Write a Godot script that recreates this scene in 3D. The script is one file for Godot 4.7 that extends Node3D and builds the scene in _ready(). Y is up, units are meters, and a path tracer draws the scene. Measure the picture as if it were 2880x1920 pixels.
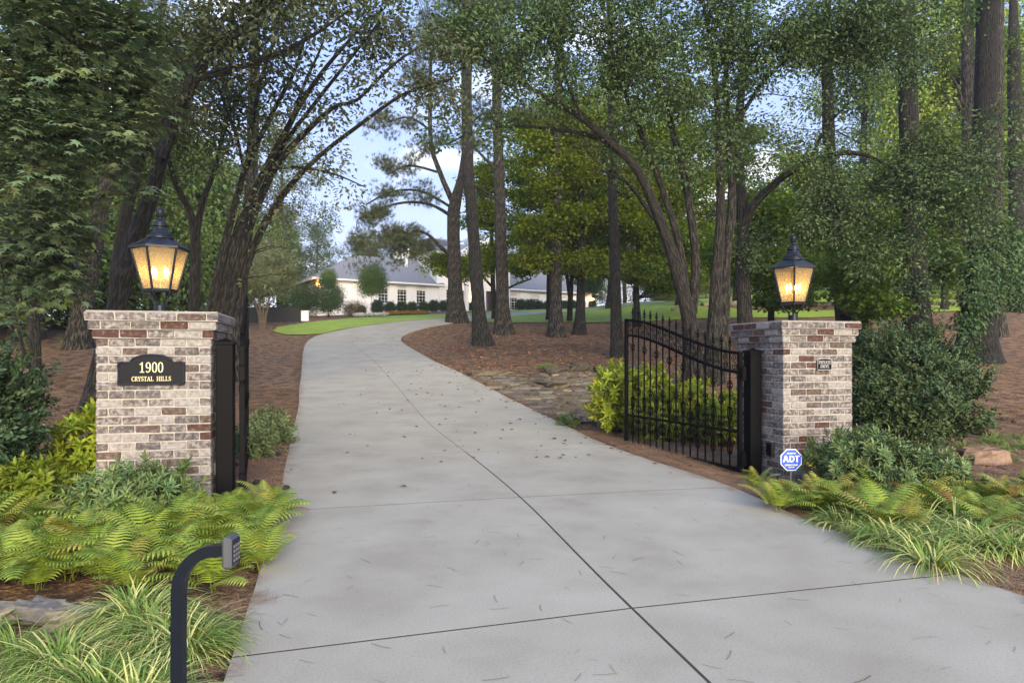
extends Node3D

# ---------------------------------------------------------------- helpers
var rng := RandomNumberGenerator.new()
var used := {}
var mats := {}
var leaf_mesh := {}
var leaf_mat := {}
var gap_noise := FastNoiseLite.new()
var rough_noise := FastNoiseLite.new()
var prof := PackedFloat32Array()
const KNOT := [[-60.0, -0.07], [0.0, -0.07], [10.0, -0.05], [12.2, 0.02], [15.0, 0.2], [18.0, 0.435], [20.5, 0.70], [25.0, 1.25], [30.0, 1.92], [36.5, 3.03], [40.5, 3.5], [48.0, 4.15], [55.0, 4.75], [70.0, 5.2], [110.0, 5.8], [420.0, 8.0]]

class Shape:
	var v := PackedVector3Array()
	var n := PackedVector3Array()
	var c := PackedColorArray()
	var u := PackedVector2Array()
	var ix := PackedInt32Array()
	var has_c := false
	var has_u := false
	var col := Color.WHITE
	func tri(a: Vector3, b: Vector3, d: Vector3) -> void:
		var m := (d - a).cross(b - a).normalized()
		var k := v.size()
		v.append(a); v.append(b); v.append(d)
		n.append(m); n.append(m); n.append(m)
		if has_c:
			c.append(col); c.append(col); c.append(col)
		if has_u:
			u.append(Vector2(a.x, a.z)); u.append(Vector2(b.x, b.z)); u.append(Vector2(d.x, d.z))
		ix.append(k); ix.append(k + 1); ix.append(k + 2)
	func quad(a: Vector3, b: Vector3, d: Vector3, e: Vector3) -> void:
		tri(a, b, d); tri(a, d, e)
	func vert(p: Vector3, m: Vector3, t := Vector2.ZERO) -> int:
		v.append(p); n.append(m)
		if has_c: c.append(col)
		if has_u: u.append(t)
		return v.size() - 1
	func face(a: int, b: int, d: int) -> void:   # wound to agree with its normals
		var m := (v[d] - v[a]).cross(v[b] - v[a])
		ix.append(a)
		if m.dot(n[a] + n[b] + n[d]) >= 0.0:
			ix.append(b); ix.append(d)
		else:
			ix.append(d); ix.append(b)
	func out_tri(a: Vector3, b: Vector3, d: Vector3, away: Vector3) -> void:
		if (d - a).cross(b - a).dot(away) >= 0.0: tri(a, b, d)
		else: tri(a, d, b)
	func out_quad(a: Vector3, b: Vector3, d: Vector3, e: Vector3, away: Vector3) -> void:
		out_tri(a, b, d, away); out_tri(a, d, e, away)
	func mesh(m: Material = null) -> ArrayMesh:
		var arr := []
		arr.resize(Mesh.ARRAY_MAX)
		arr[Mesh.ARRAY_VERTEX] = v
		arr[Mesh.ARRAY_NORMAL] = n
		if has_c: arr[Mesh.ARRAY_COLOR] = c
		if has_u: arr[Mesh.ARRAY_TEX_UV] = u
		arr[Mesh.ARRAY_INDEX] = ix
		var am := ArrayMesh.new()
		am.add_surface_from_arrays(Mesh.PRIMITIVE_TRIANGLES, arr)
		if m: am.surface_set_material(0, m)
		return am

func Q(x: float, y: float, z: float, r: float) -> Vector4: return Vector4(x, y, z, r)
func V(x: float, y: float, z: float) -> Vector3: return Vector3(x, y, z)
func rnd(a: float, b: float) -> float: return rng.randf_range(a, b)
func ball() -> Vector3:
	while true:
		var p := Vector3(rnd(-1, 1), rnd(-1, 1), rnd(-1, 1))
		if p.length_squared() <= 1.0: return p
	return Vector3.ZERO
func numbered(called: String) -> String:
	if not used.has(called):
		used[called] = 0
		return called
	used[called] += 1
	return "%s_%03d" % [called, used[called]]

func tag(o: Node, label: String, category: String, group := "", kind := "") -> Node:
	if label: o.set_meta("label", label)
	if category: o.set_meta("category", category)
	if group: o.set_meta("group", group)
	if kind: o.set_meta("kind", kind)
	return o

func thing(called: String, label: String, category: String, at := Vector3.ZERO, turn := 0.0, group := "") -> Node3D:
	var o := Node3D.new()
	o.name = numbered(called)
	add_child(o, true)
	o.position = at
	o.rotation.y = turn
	tag(o, label, category, group)
	return o

func part(called: String, m: Mesh, material: Material, parent: Node = null) -> MeshInstance3D:
	var o := MeshInstance3D.new()
	o.mesh = m
	if material: o.material_override = material
	if parent == null:
		o.name = numbered(called)
		add_child(o, true)
	else:
		o.name = called
		parent.add_child(o, true)
	return o

func copy(o: Node3D, label := "") -> Node3D:
	var stemname := RegEx.create_from_string("_\\d{3}$").sub(o.name, "")
	var r: Node3D = o.duplicate()
	r.name = numbered(stemname)
	add_child(r, true)
	if label: r.set_meta("label", label)
	return r

func scatter(called: String, m: Mesh, material: Material, parent: Node, where: Array, tints: Array) -> MultiMeshInstance3D:
	var mm := MultiMesh.new()
	mm.transform_format = MultiMesh.TRANSFORM_3D
	mm.use_colors = true
	mm.mesh = m
	mm.instance_count = where.size()
	for i in where.size():
		mm.set_instance_transform(i, where[i])
		mm.set_instance_color(i, tints[i])
	var o := MultiMeshInstance3D.new()
	o.multimesh = mm
	o.material_override = material
	o.set_meta("kind", "stuff")
	if parent == null:
		o.name = numbered(called)
		add_child(o, true)
	else:
		o.name = called
		parent.add_child(o, true)
	return o

# ground ------------------------------------------------------------
func raw_profile(d: float) -> float:
	for i in range(1, KNOT.size()):
		if d <= KNOT[i][0]:
			return lerpf(KNOT[i - 1][1], KNOT[i][1], (d - KNOT[i - 1][0]) / (KNOT[i][0] - KNOT[i - 1][0]))
	return KNOT[-1][1]
func ss(a: float, b: float, x: float) -> float: return smoothstep(a, b, x)
func gh(x: float, z: float) -> float:
	var d := -z
	var f := clampf((d + 50.0) * 4.0, 0.0, prof.size() - 2.0)
	var i := int(f)
	var y := lerpf(prof[i], prof[i + 1], f - i)
	y += 0.025 * clampf(x + 10.0, -20.0, 18.0) * ss(38, 50, d)
	var b := 0.55 * ss(4, 12, x) * ss(11, 20, d) + 0.45 * ss(5, 11, x) * ss(21, 29, d)
	y += b * (1.0 - 0.5 * ss(36, 46, d))
	y += 2.0 * ss(45, 75, d) * ss(10, 25, x) + 2.5 * ss(20, 45, x) * ss(35, 60, d)
	y += 0.65 * ss(7, 13, -x) * ss(12, 22, d) * (1.0 - ss(26, 36, d))
	y -= 0.09 * ss(2.2, 2.9, x) * (1.0 - ss(10, 14, d)) * ss(4.5, 6.5, d)
	return y
func gn(x: float, z: float) -> Vector3:
	return Vector3(gh(x - 0.2, z) - gh(x + 0.2, z), 0.4, gh(x, z - 0.2) - gh(x, z + 0.2)).normalized()
func G(x: float, d: float, up := 0.0) -> Vector3: return Vector3(x, gh(x, -d) + up, -d)

func sheet(poly: PackedVector2Array, up: float, cell: float) -> ArrayMesh:   # a piece of ground, laid on the terrain
	var s := Shape.new()
	var lo := poly[0]
	var hi := poly[0]
	for p in poly:
		lo = lo.min(p); hi = hi.max(p)
	var x := lo.x
	while x < hi.x:
		var d := lo.y
		while d < hi.y:
			var box := PackedVector2Array([Vector2(x, d), Vector2(x + cell, d), Vector2(x + cell, d + cell), Vector2(x, d + cell)])
			for piece in Geometry2D.intersect_polygons(box, poly):
				var t := Geometry2D.triangulate_polygon(piece)
				var first := s.v.size()
				for p in piece: s.vert(G(p.x, p.y, up), gn(p.x, -p.y))
				for k in range(0, t.size(), 3): s.face(first + t[k], first + t[k + 1], first + t[k + 2])
			d += cell
		x += cell
	return s.mesh()

# solids ------------------------------------------------------------
func box(s: Shape, c: Vector3, size: Vector3, b := Basis.IDENTITY) -> void:
	var h := size * 0.5
	for ax in 3:
		for sg in [-1.0, 1.0]:
			var a := Vector3.ZERO; a[ax] = sg
			var p := Vector3.ZERO; p[(ax + 1) % 3] = 1
			var q := Vector3.ZERO; q[(ax + 2) % 3] = 1
			s.out_quad(c + b * ((a - p - q) * h), c + b * ((a + p - q) * h), c + b * ((a + p + q) * h), c + b * ((a - p + q) * h), b * a)

func bevel_box(s: Shape, c: Vector3, size: Vector3, e: float, jit := 0.0, b := Basis.IDENTITY) -> void:
	var h := size * 0.5
	var off := {}
	for i in 8: off[i] = Vector3(rnd(-jit, jit), rnd(-jit, jit), rnd(-jit, jit))
	var at := func(sx: float, sy: float, sz: float, ax: int) -> Vector3:
		var q := Vector3(sx, sy, sz) * h
		for k in 3:
			if k != ax: q[k] -= signf(q[k]) * e
		var id := (1 if sx > 0 else 0) + (2 if sy > 0 else 0) + (4 if sz > 0 else 0)
		return c + b * (q + off[id])
	var S := [-1.0, 1.0]
	for sg in S:
		s.out_quad(at.call(sg, -1, -1, 0), at.call(sg, 1, -1, 0), at.call(sg, 1, 1, 0), at.call(sg, -1, 1, 0), b * Vector3(sg, 0, 0))
		s.out_quad(at.call(-1, sg, -1, 1), at.call(1, sg, -1, 1), at.call(1, sg, 1, 1), at.call(-1, sg, 1, 1), b * Vector3(0, sg, 0))
		s.out_quad(at.call(-1, -1, sg, 2), at.call(1, -1, sg, 2), at.call(1, 1, sg, 2), at.call(-1, 1, sg, 2), b * Vector3(0, 0, sg))
	for p in S:
		for q in S:
			s.out_quad(at.call(p, q, -1, 0), at.call(p, q, 1, 0), at.call(p, q, 1, 1), at.call(p, q, -1, 1), b * Vector3(p, q, 0))
			s.out_quad(at.call(p, -1, q, 0), at.call(p, 1, q, 0), at.call(p, 1, q, 2), at.call(p, -1, q, 2), b * Vector3(p, 0, q))
			s.out_quad(at.call(-1, p, q, 1), at.call(1, p, q, 1), at.call(1, p, q, 2), at.call(-1, p, q, 2), b * Vector3(0, p, q))
			for r in S:
				s.out_tri(at.call(p, q, r, 0), at.call(p, q, r, 1), at.call(p, q, r, 2), b * Vector3(p, q, r))

func box_mesh(size: Vector3, e := 0.0, c := Vector3.ZERO, jit := 0.0) -> ArrayMesh:
	var s := Shape.new()
	if e > 0.0: bevel_box(s, c, size, e, jit)
	else: box(s, c, size)
	return s.mesh()

func tube(s: Shape, pts: PackedVector3Array, rad: PackedFloat32Array, sides: int, bumps := 0.0, ulen := 0.5, squash := 1.0) -> void:
	var n := pts.size()
	var side := Vector3.RIGHT
	var along := 0.0
	var wraps := maxf(1.0, roundf(TAU * rad[0] / ulen))
	var prev := -1
	var start := s.v.size()
	for i in n:
		var t := (pts[mini(i + 1, n - 1)] - pts[maxi(i - 1, 0)]).normalized()
		if absf(t.dot(side)) > 0.95: side = Vector3.FORWARD if absf(t.z) < 0.9 else Vector3.UP
		side = (side - t * side.dot(t)).normalized()
		var up := t.cross(side)
		if i: along += pts[i].distance_to(pts[i - 1])
		var first := s.v.size()
		for k in sides + 1:
			var a := TAU * k / sides
			var nn := side * cos(a) + up * sin(a) * squash
			var rr := rad[i]
			if bumps > 0.0: rr *= 1.0 + bumps * rough_noise.get_noise_3d(cos(a) * 3.0 + pts[0].x * 7.0, along * 1.3, sin(a) * 3.0 + pts[0].z)
			s.vert(pts[i] + nn * rr, nn.normalized(), Vector2(wraps * k / sides, along / (ulen * 3.0)))
		if prev >= 0:
			for k in sides:
				s.face(prev + k, first + k, first + k + 1)
				s.face(prev + k, first + k + 1, prev + k + 1)
		prev = first
	var ring := sides + 1
	if rad[n - 1] > 0.004:
		var f := start + (n - 1) * ring
		for k in range(1, sides - 1): s.out_tri(s.v[f], s.v[f + k], s.v[f + k + 1], pts[n - 1] - pts[n - 2])
	if rad[0] > 0.004:
		for k in range(1, sides - 1): s.out_tri(s.v[start], s.v[start + k], s.v[start + k + 1], pts[0] - pts[1])

func smooth_path(p: Array, sub: int) -> Array:   # [points, radii] of a Catmull-Rom curve through Vector4s
	var pts := PackedVector3Array()
	var rad := PackedFloat32Array()
	var n := p.size()
	for i in n - 1:
		var a: Vector4 = p[maxi(i - 1, 0)]
		var b: Vector4 = p[i]
		var c: Vector4 = p[i + 1]
		var d: Vector4 = p[mini(i + 2, n - 1)]
		for k in sub:
			var t := float(k) / sub
			var q := 0.5 * (2.0 * b + (c - a) * t + (2.0 * a - 5.0 * b + 4.0 * c - d) * t * t + (3.0 * b - a - 3.0 * c + d) * t * t * t)
			pts.append(Vector3(q.x, q.y, q.z)); rad.append(maxf(q.w, 0.003))
	var e: Vector4 = p[n - 1]
	pts.append(Vector3(e.x, e.y, e.z)); rad.append(e.w)
	return [pts, rad]

func lathe(s: Shape, profile: Array, seg: int) -> void:   # profile of Vector2(radius, height), from the bottom up
	var rings := []
	for i in profile.size() - 1:
		var p: Vector2 = profile[i]
		var q: Vector2 = profile[i + 1]
		var t := (q - p).normalized()
		var first := s.v.size()
		for w in [p, q]:
			for k in seg + 1:
				var a := TAU * k / seg
				s.vert(Vector3(cos(a) * w.x, w.y, sin(a) * w.x), Vector3(cos(a) * t.y, -t.x, sin(a) * t.y))
		for k in seg:
			s.face(first + k, first + k + 1, first + seg + 1 + k + 1)
			s.face(first + k, first + seg + 1 + k + 1, first + seg + 1 + k)

func line(s: Shape, pts: Array, r: float, sides := 5) -> void:
	var p := PackedVector3Array(pts)
	var rr := PackedFloat32Array()
	rr.resize(p.size()); rr.fill(r)
	tube(s, p, rr, sides)

func prism(s: Shape, poly: PackedVector2Array, z0: float, z1: float) -> void:   # outline in x, y; thickness along z
	var mid := Vector2.ZERO
	for p in poly: mid += p / poly.size()
	var t := Geometry2D.triangulate_polygon(poly)
	for k in range(0, t.size(), 3):
		for zz in [z0, z1]:
			s.out_tri(V(poly[t[k]].x, poly[t[k]].y, zz), V(poly[t[k + 1]].x, poly[t[k + 1]].y, zz), V(poly[t[k + 2]].x, poly[t[k + 2]].y, zz), V(0, 0, zz - (z0 + z1) * 0.5))
	for i in poly.size():
		var a := poly[i]
		var b := poly[(i + 1) % poly.size()]
		var o := (b - a).orthogonal().normalized()
		if Geometry2D.is_point_in_polygon((a + b) * 0.5 + o * 0.0005, poly): o = -o
		s.out_quad(V(a.x, a.y, z0), V(b.x, b.y, z0), V(b.x, b.y, z1), V(a.x, a.y, z1), V(o.x, o.y, 0))

# materials ---------------------------------------------------------
func ntex(sd: int, freq: float, oct: int, stops: Array, size := 512, kind := FastNoiseLite.TYPE_SIMPLEX_SMOOTH) -> NoiseTexture2D:
	var n := FastNoiseLite.new()
	n.seed = sd
	n.noise_type = kind
	n.frequency = freq
	n.fractal_octaves = oct
	n.fractal_gain = 0.6
	var t := NoiseTexture2D.new()
	t.width = size; t.height = size
	t.seamless = true
	t.noise = n
	var g := Gradient.new()
	var off := PackedFloat32Array()
	var col := PackedColorArray()
	for st in stops:
		off.append(st[0]); col.append(st[1])
	g.offsets = off
	g.colors = col
	t.color_ramp = g
	return t
func lin(r: float, g: float, b: float) -> Color: return Color(r, g, b).linear_to_srgb()
func mat(called: String, c: Color, rough: float, metal := 0.0) -> StandardMaterial3D:
	var m := StandardMaterial3D.new()
	m.resource_name = called
	m.albedo_color = c
	m.roughness = rough
	m.metallic = metal
	mats[called] = m
	return m
func tri_mat(called: String, tex: Texture2D, scale: float, rough: float, height: Texture2D = null, hs := 0.0, over: Texture2D = null, over_scale := 1.0, world := true) -> StandardMaterial3D:
	var m := mat(called, Color.WHITE, rough)
	m.albedo_texture = tex
	m.uv1_triplanar = true
	m.uv1_world_triplanar = world
	m.uv1_scale = Vector3.ONE * scale
	if height:
		m.heightmap_enabled = true
		m.heightmap_texture = height
		m.heightmap_scale = hs
	if over:
		m.detail_enabled = true
		m.detail_blend_mode = BaseMaterial3D.BLEND_MODE_MUL
		m.detail_albedo = over
		m.detail_uv_layer = BaseMaterial3D.DETAIL_UV_2
		m.uv2_triplanar = true
		m.uv2_world_triplanar = world
		m.uv2_scale = Vector3.ONE * over_scale
	return m
func leafy(called: String, rough: float, glow: Color) -> StandardMaterial3D:
	var m := mat(called, Color.WHITE, rough)
	m.vertex_color_use_as_albedo = true
	m.metallic_specular = 0.3
	m.backlight_enabled = true
	m.backlight = glow
	leaf_mat[called] = m
	return m

# leaves ------------------------------------------------------------
func leaf(s: Shape, at: Vector3, dir: Vector3, up: Vector3, l: float, w: float, fold := 0.2) -> void:
	var side := dir.cross(up).normalized() * w * 0.5
	var nn := side.cross(dir).normalized() * w * fold
	var m := at + dir * l * 0.45
	var tip := at + dir * l - nn * 0.6
	s.tri(at, m - side + nn, tip)
	s.tri(at, tip, m + side + nn)
func ovate(s: Shape, at: Vector3, dir: Vector3, up: Vector3, l: float, w: float) -> void:   # a fuller leaf for plants close by
	var side := dir.cross(up).normalized() * w * 0.5
	var nn := side.cross(dir).normalized() * w * 0.22
	var a := at + dir * l * 0.32
	var b := at + dir * l * 0.68
	var tip := at + dir * l - nn * 1.2
	s.quad(at, a - side + nn, b - side * 0.75 + nn * 0.5, b)
	s.tri(b - side * 0.75 + nn * 0.5, tip, b)
	s.quad(at, b, b + side * 0.75 + nn * 0.5, a + side + nn)
	s.tri(b, tip, b + side * 0.75 + nn * 0.5)
func star(s: Shape, at: Vector3, dir: Vector3, up: Vector3, l: float) -> void:
	var side := dir.cross(up).normalized()
	var nn := side.cross(dir).normalized()
	var c := at + dir * l * 0.38
	var tips := []
	var dips := []
	for k in 5:
		var a := deg_to_rad(-124.0 + 62.0 * k)
		tips.append(c + (dir * cos(a) + side * sin(a)) * l * (0.62 if k == 2 else 0.56 if k % 4 else 0.46) - nn * l * 0.08)
	for k in 4:
		var a := deg_to_rad(-93.0 + 62.0 * k)
		dips.append(c + (dir * cos(a) + side * sin(a)) * l * 0.2)
	s.tri(at, c, tips[0]) ; s.tri(at, tips[4], c)
	for k in 4:
		s.tri(c, dips[k], tips[k]) ; s.tri(c, tips[k + 1], dips[k])
func tone(s: Shape, spread := 0.3) -> void:
	var k := rnd(1.0 - spread, 1.0 + spread)
	s.col = Color(k * rnd(0.9, 1.12), k, k * rnd(0.85, 1.1))
func clump(kind: String) -> ArrayMesh:
	var s := Shape.new()
	s.has_c = true
	match kind:
		"oval":
			for i in 24:
				tone(s)
				var p := ball() * Vector3(0.42, 0.3, 0.42)
				var d := (Vector3(p.x, p.y * 0.4, p.z).normalized() + ball() * 0.9 + Vector3(0, -0.35, 0)).normalized()
				leaf(s, p, d, (Vector3.UP + ball() * 0.9).normalized(), rnd(0.085, 0.12), rnd(0.05, 0.068))
		"star":
			for i in 16:
				tone(s, 0.2)
				var p := ball() * Vector3(0.3, 0.14, 0.3)
				var d := (Vector3(p.x, 0, p.z).normalized() + ball() * 0.5 + Vector3(0, -0.45, 0)).normalized()
				star(s, p, d, (Vector3.UP + ball() * 0.35).normalized(), rnd(0.125, 0.175))
		"maple":
			for i in 26:
				tone(s)
				var p := ball() * Vector3(0.5, 0.2, 0.5)
				var d := (Vector3(p.x, 0, p.z).normalized() + ball() * 0.7 + Vector3(0, -0.3, 0)).normalized()
				leaf(s, p, d, (Vector3.UP + ball() * 1.0).normalized(), rnd(0.11, 0.15), rnd(0.1, 0.13), 0.12)
		"vine":
			for i in 18:
				tone(s)
				var p := ball() * Vector3(0.28, 0.28, 0.28)
				var d := (Vector3(p.x, 0, p.z).normalized() * 0.7 + ball() * 0.5 + Vector3(0, -0.7, 0)).normalized()
				ovate(s, p, d, (Vector3.UP + Vector3(p.x, 0, p.z) * 2.0 + ball() * 0.5).normalized(), rnd(0.1, 0.14), rnd(0.055, 0.075))
		"needle":
			for q in 6:
				var c := ball() * Vector3(0.42, 0.25, 0.42)
				var ax := (Vector3(c.x, 0.25, c.z).normalized() + ball() * 0.5).normalized()
				for i in 30:
					tone(s)
					var d := (ax * rnd(0.1, 0.9) + ball()).normalized()
					var side := d.cross(Vector3(0.3, 0.8, 0.5)).normalized() * 0.006
					var a := c + ax * rnd(-0.08, 0.06)
					s.tri(a - side, a + d * rnd(0.16, 0.24) + Vector3(0, -0.02, 0), a + side)
		"far":
			for i in 40:
				tone(s)
				var p := ball() * Vector3(0.95, 0.7, 0.95)
				var d := (p.normalized() + ball() * 0.9 + Vector3(0, -0.2, 0)).normalized()
				leaf(s, p, d, (Vector3.UP + ball() * 0.8).normalized(), rnd(0.2, 0.32), rnd(0.13, 0.2))
		"farneedle":
			for i in 90:
				tone(s)
				var p := ball() * Vector3(0.9, 0.5, 0.9)
				var d := (p.normalized() * 0.6 + ball() + Vector3(0, 0.15, 0)).normalized()
				leaf(s, p, d, (Vector3.UP + ball() * 0.8).normalized(), rnd(0.26, 0.4), rnd(0.035, 0.06))
		"whorl":   # narrow leaves round a shoot tip
			for i in 15:
				tone(s, 0.25)
				var a := i * 2.4
				var lift := lerpf(-0.1, 1.3, i / 15.0)
				var d := Vector3(cos(a), lift, sin(a)).normalized()
				ovate(s, Vector3(0, -0.05 + 0.07 * i / 15.0, 0), d, (Vector3.UP + ball() * 0.2).normalized() if lift < 0.9 else -Vector3(cos(a), -0.3, sin(a)).normalized(), rnd(0.055, 0.08), rnd(0.015, 0.021))
		"anise":   # broad chartreuse leaves round a shoot tip
			for i in 13:
				tone(s, 0.2)
				var a := i * 2.4
				var lift := lerpf(0.0, 1.6, i / 13.0)
				var d := Vector3(cos(a), lift, sin(a)).normalized()
				ovate(s, Vector3(0, -0.08 + 0.1 * i / 13.0, 0), d, (Vector3.UP + ball() * 0.2).normalized() if lift < 0.9 else -Vector3(cos(a), -0.3, sin(a)).normalized(), rnd(0.075, 0.11), rnd(0.03, 0.04))
		"glossy":   # sprays of small shiny leaves along a shoot
			for q in 3:
				var ax := (Vector3.UP * 0.8 + ball()).normalized()
				for i in 9:
					tone(s, 0.3)
					var d := (ax * 0.5 + ball()).normalized()
					ovate(s, ax * (i * 0.022) + ball() * 0.02, d, (Vector3.UP + ball() * 0.6).normalized(), rnd(0.045, 0.065), rnd(0.024, 0.032))
		"tiny":
			for i in 60:
				tone(s)
				var p := ball() * 0.14
				var d := (p.normalized() + ball() * 0.7).normalized()
				leaf(s, p, d, (Vector3.UP + ball()).normalized(), rnd(0.035, 0.05), rnd(0.02, 0.03))
		"feather":
			for i in 44:
				tone(s)
				var p := ball() * Vector3(0.28, 0.3, 0.28)
				var d := (Vector3(p.x, 0.1, p.z).normalized() * 0.7 + ball() * 0.6 + Vector3(0, -0.5, 0)).normalized()
				leaf(s, p, d, (Vector3.UP + ball() * 0.6).normalized(), rnd(0.1, 0.16), rnd(0.02, 0.03))
	return s.mesh()

func vary(c: Color, spread := 0.28) -> Color:
	var k := rnd(1.0 - spread, 1.0 + spread)
	var y := rnd(-0.12, 0.16)
	return Color(c.r * k * (1.0 + y), c.g * k, c.b * k * (1.0 - y))
func lean(t: float) -> Basis: return Basis(Vector3.UP, rnd(0, TAU)) * Basis(Vector3.RIGHT, rnd(-t, t))

# ---------------------------------------------------------------- trees
func tree(called: String, label: String, category: String, group: String, bark: String, kind: String, tint: Color, gap: float, paths: Array, blobs: Array) -> Node3D:
	var first: Vector4 = paths[0][1]
	var base := Vector3(first.x, first.y, first.z)
	var t := thing(called, label, category, base, 0.0, group)
	var spots := []
	for i in paths.size():
		var sp := smooth_path(paths[i], 5)
		var pts: PackedVector3Array = sp[0]
		var rad: PackedFloat32Array = sp[1]
		for k in pts.size():
			pts[k] -= base
			if k > 2: spots.append([pts[k], rad[k]])
		if i == 0 and rad[0] > 0.1:   # root flare
			for k in pts.size():
				var up := clampf(1.0 - (pts[k].y + 0.15) / (rad[2] * 3.2), 0.0, 1.0)
				rad[k] = rad[mini(k, pts.size() - 1)] * (1.0 + 0.55 * up * up) if k > 4 else rad[5] * (1.0 + 0.6 * up * up)
		var s := Shape.new()
		s.has_u = true
		tube(s, pts, rad, 18 if rad[0] > 0.12 else 9, 0.16 if rad[0] > 0.1 else 0.1, 0.85)
		part("trunk" if i == 0 else "limb", s.mesh(), mats["bark_" + bark], t)
	var tw := Shape.new()
	tw.has_u = true
	var where := []
	var tints := []
	for b in blobs:
		var c := Vector3(b[0], b[1], b[2]) - base
		var r := Vector3(b[3], b[4], b[5])
		var shoots := []
		for k in maxi(3, int(b[6] / 8.0)):
			var to := c + ball() * r * 0.9
			var best := -1
			var cost := 1e9
			for j in range(0, spots.size(), 2):
				var dd: float = spots[j][0].distance_to(to) + 0.6 * maxf(0.0, spots[j][0].y - to.y) + spots[j][1] * 3.0
				if dd < cost:
					cost = dd; best = j
			var from: Vector3 = spots[best][0]
			var far := from.distance_to(to)
			if far > 5.0: from = to + (from - to).normalized() * 1.4; far = 1.4
			var bend := ball() * far * 0.13 + Vector3(0, far * 0.1, 0)
			var pts := PackedVector3Array()
			var rad := PackedFloat32Array()
			var r0 := minf(spots[best][1] * 0.6, 0.006 + 0.0055 * far)
			for j in 6:
				var f := j / 5.0
				pts.append(from.lerp(to, f) + bend * 4.0 * f * (1.0 - f) + ball() * far * 0.012)
				rad.append(lerpf(maxf(r0, 0.004), 0.0035, f))
			tube(tw, pts, rad, 5)
			shoots.append(pts)
		for k in int(b[6]):
			var p: Vector3
			if rng.randf() < 0.8:
				var sh: PackedVector3Array = shoots[rng.randi() % shoots.size()]
				var f := rnd(0.4, 1.0) * 5.0
				p = sh[int(f)].lerp(sh[mini(int(f) + 1, 5)], f - int(f)) + ball() * 0.24
			else:
				p = c + ball() * r
				for tries in 4:
					if gap_noise.get_noise_3dv(p + base) > gap: break
					p = c + ball() * r
			where.append(Transform3D(lean(0.5) * rnd(0.8, 1.25), p))
			tints.append(vary(tint))
	part("twigs", tw.mesh(), mats["bark_" + bark], t).set_meta("kind", "stuff")
	if where: scatter("crown", leaf_mesh[kind], leaf_mat["leaf_" + kind], t, where, tints)
	return t

func forest_tree(called: String, label: String, group: String, height: float, spread: float, low: float, kind: String, tint: Color, n: int) -> Node3D:
	var t := thing(called, label, "tree", Vector3.ZERO, 0, group)
	var s := Shape.new()
	s.has_u = true
	var sp := smooth_path([Q(0, -0.6, 0, 0.022 * height), Q(0, 0.1, 0, 0.016 * height), Q(rnd(-.3, .3), height * 0.4, rnd(-.3, .3), 0.013 * height), Q(rnd(-.5, .5), height * 0.9, rnd(-.5, .5), 0.05)], 4)
	tube(s, sp[0], sp[1], 8, 0.1, 0.42)
	part("trunk", s.mesh(), mats["bark_grey"], t)
	var where := []
	var tints := []
	var lobes := []
	for k in 16:
		var f := (k + 0.5) / 16.0
		var y := lerpf(low, height * 0.94, f)
		var rr := spread * (sin(PI * clampf(lerpf(0.22, 0.97, f), 0, 1)) * 0.75 + 0.12)
		var a := k * 2.4 + rnd(-.4, .4)
		lobes.append([Vector3(cos(a) * rr * 0.7, y, sin(a) * rr * 0.7), Vector3(rr * 0.55 + 0.7, spread * 0.2 + 0.4, rr * 0.55 + 0.7), rnd(0.75, 1.25)])
	var tw := Shape.new()
	for l in lobes:
		tube(tw, PackedVector3Array([Vector3(0, l[0].y - spread * 0.35, 0), l[0] * Vector3(0.5, 1, 0.5) - Vector3(0, spread * 0.12, 0), l[0] + Vector3(l[0].x, 0, l[0].z) * 0.3]), PackedFloat32Array([0.08, 0.05, 0.015]), 5)
	part("limbs", tw.mesh(), mats["bark_grey"], t).set_meta("kind", "stuff")
	for k in n:
		var l = lobes[rng.randi() % lobes.size()]
		var p := ball()
		p = p.normalized() * pow(p.length(), 0.6)
		where.append(Transform3D(lean(0.5) * rnd(0.7, 1.2), l[0] + p * l[1]))
		var c := vary(tint, 0.2)
		tints.append(Color(c.r * l[2], c.g * l[2], c.b * l[2]))
	scatter("crown", leaf_mesh[kind], leaf_mat["leaf_" + kind], t, where, tints)
	return t

func shrub(called: String, label: String, category: String, group: String, at: Vector3, r: Vector3, lift: float, kind: String, n: int, tint: Color, scale := 1.0, stems := 5, shell := 0.45, droop := 0.0) -> Node3D:
	var t := thing(called, label, category, at, rnd(0, TAU), group)
	var c := Vector3(0, lift, 0)
	var where := []
	var tints := []
	for k in n:
		var p := ball()
		p = p.normalized() * pow(p.length(), shell)
		if p.y < -0.75: p.y *= 0.6
		var bump := 0.78 + 0.5 * gap_noise.get_noise_3dv(p * 2.3 + at * 5.0)
		var out := (p + Vector3(0, 0.5 - droop, 0) + ball() * 0.45).normalized()
		var b := Basis(Quaternion(Vector3.UP, out)) * Basis(Vector3.UP, rnd(0, TAU))
		var pos := c + p * r * bump * 1.15
		if pos.y < 0.04: continue
		where.append(Transform3D(b * scale * rnd(0.75, 1.25), pos))
		tints.append(vary(tint, 0.3))
	for k in stems:
		var a := TAU * k / stems + rnd(-.4, .4)
		var tip := c + Vector3(cos(a) * r.x, r.y * rnd(-0.2, 0.7), sin(a) * r.z) * 0.7
		var s := Shape.new()
		s.has_u = true
		tube(s, PackedVector3Array([Vector3(cos(a) * 0.04, -0.05, sin(a) * 0.04), tip * Vector3(0.4, 0.5, 0.4), tip]), PackedFloat32Array([0.016, 0.011, 0.004]), 6)
		part("stem", s.mesh(), mats["bark_dark"], t)
	scatter("foliage", leaf_mesh[kind], leaf_mat["leaf_" + kind], t, where, tints)
	return t

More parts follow.
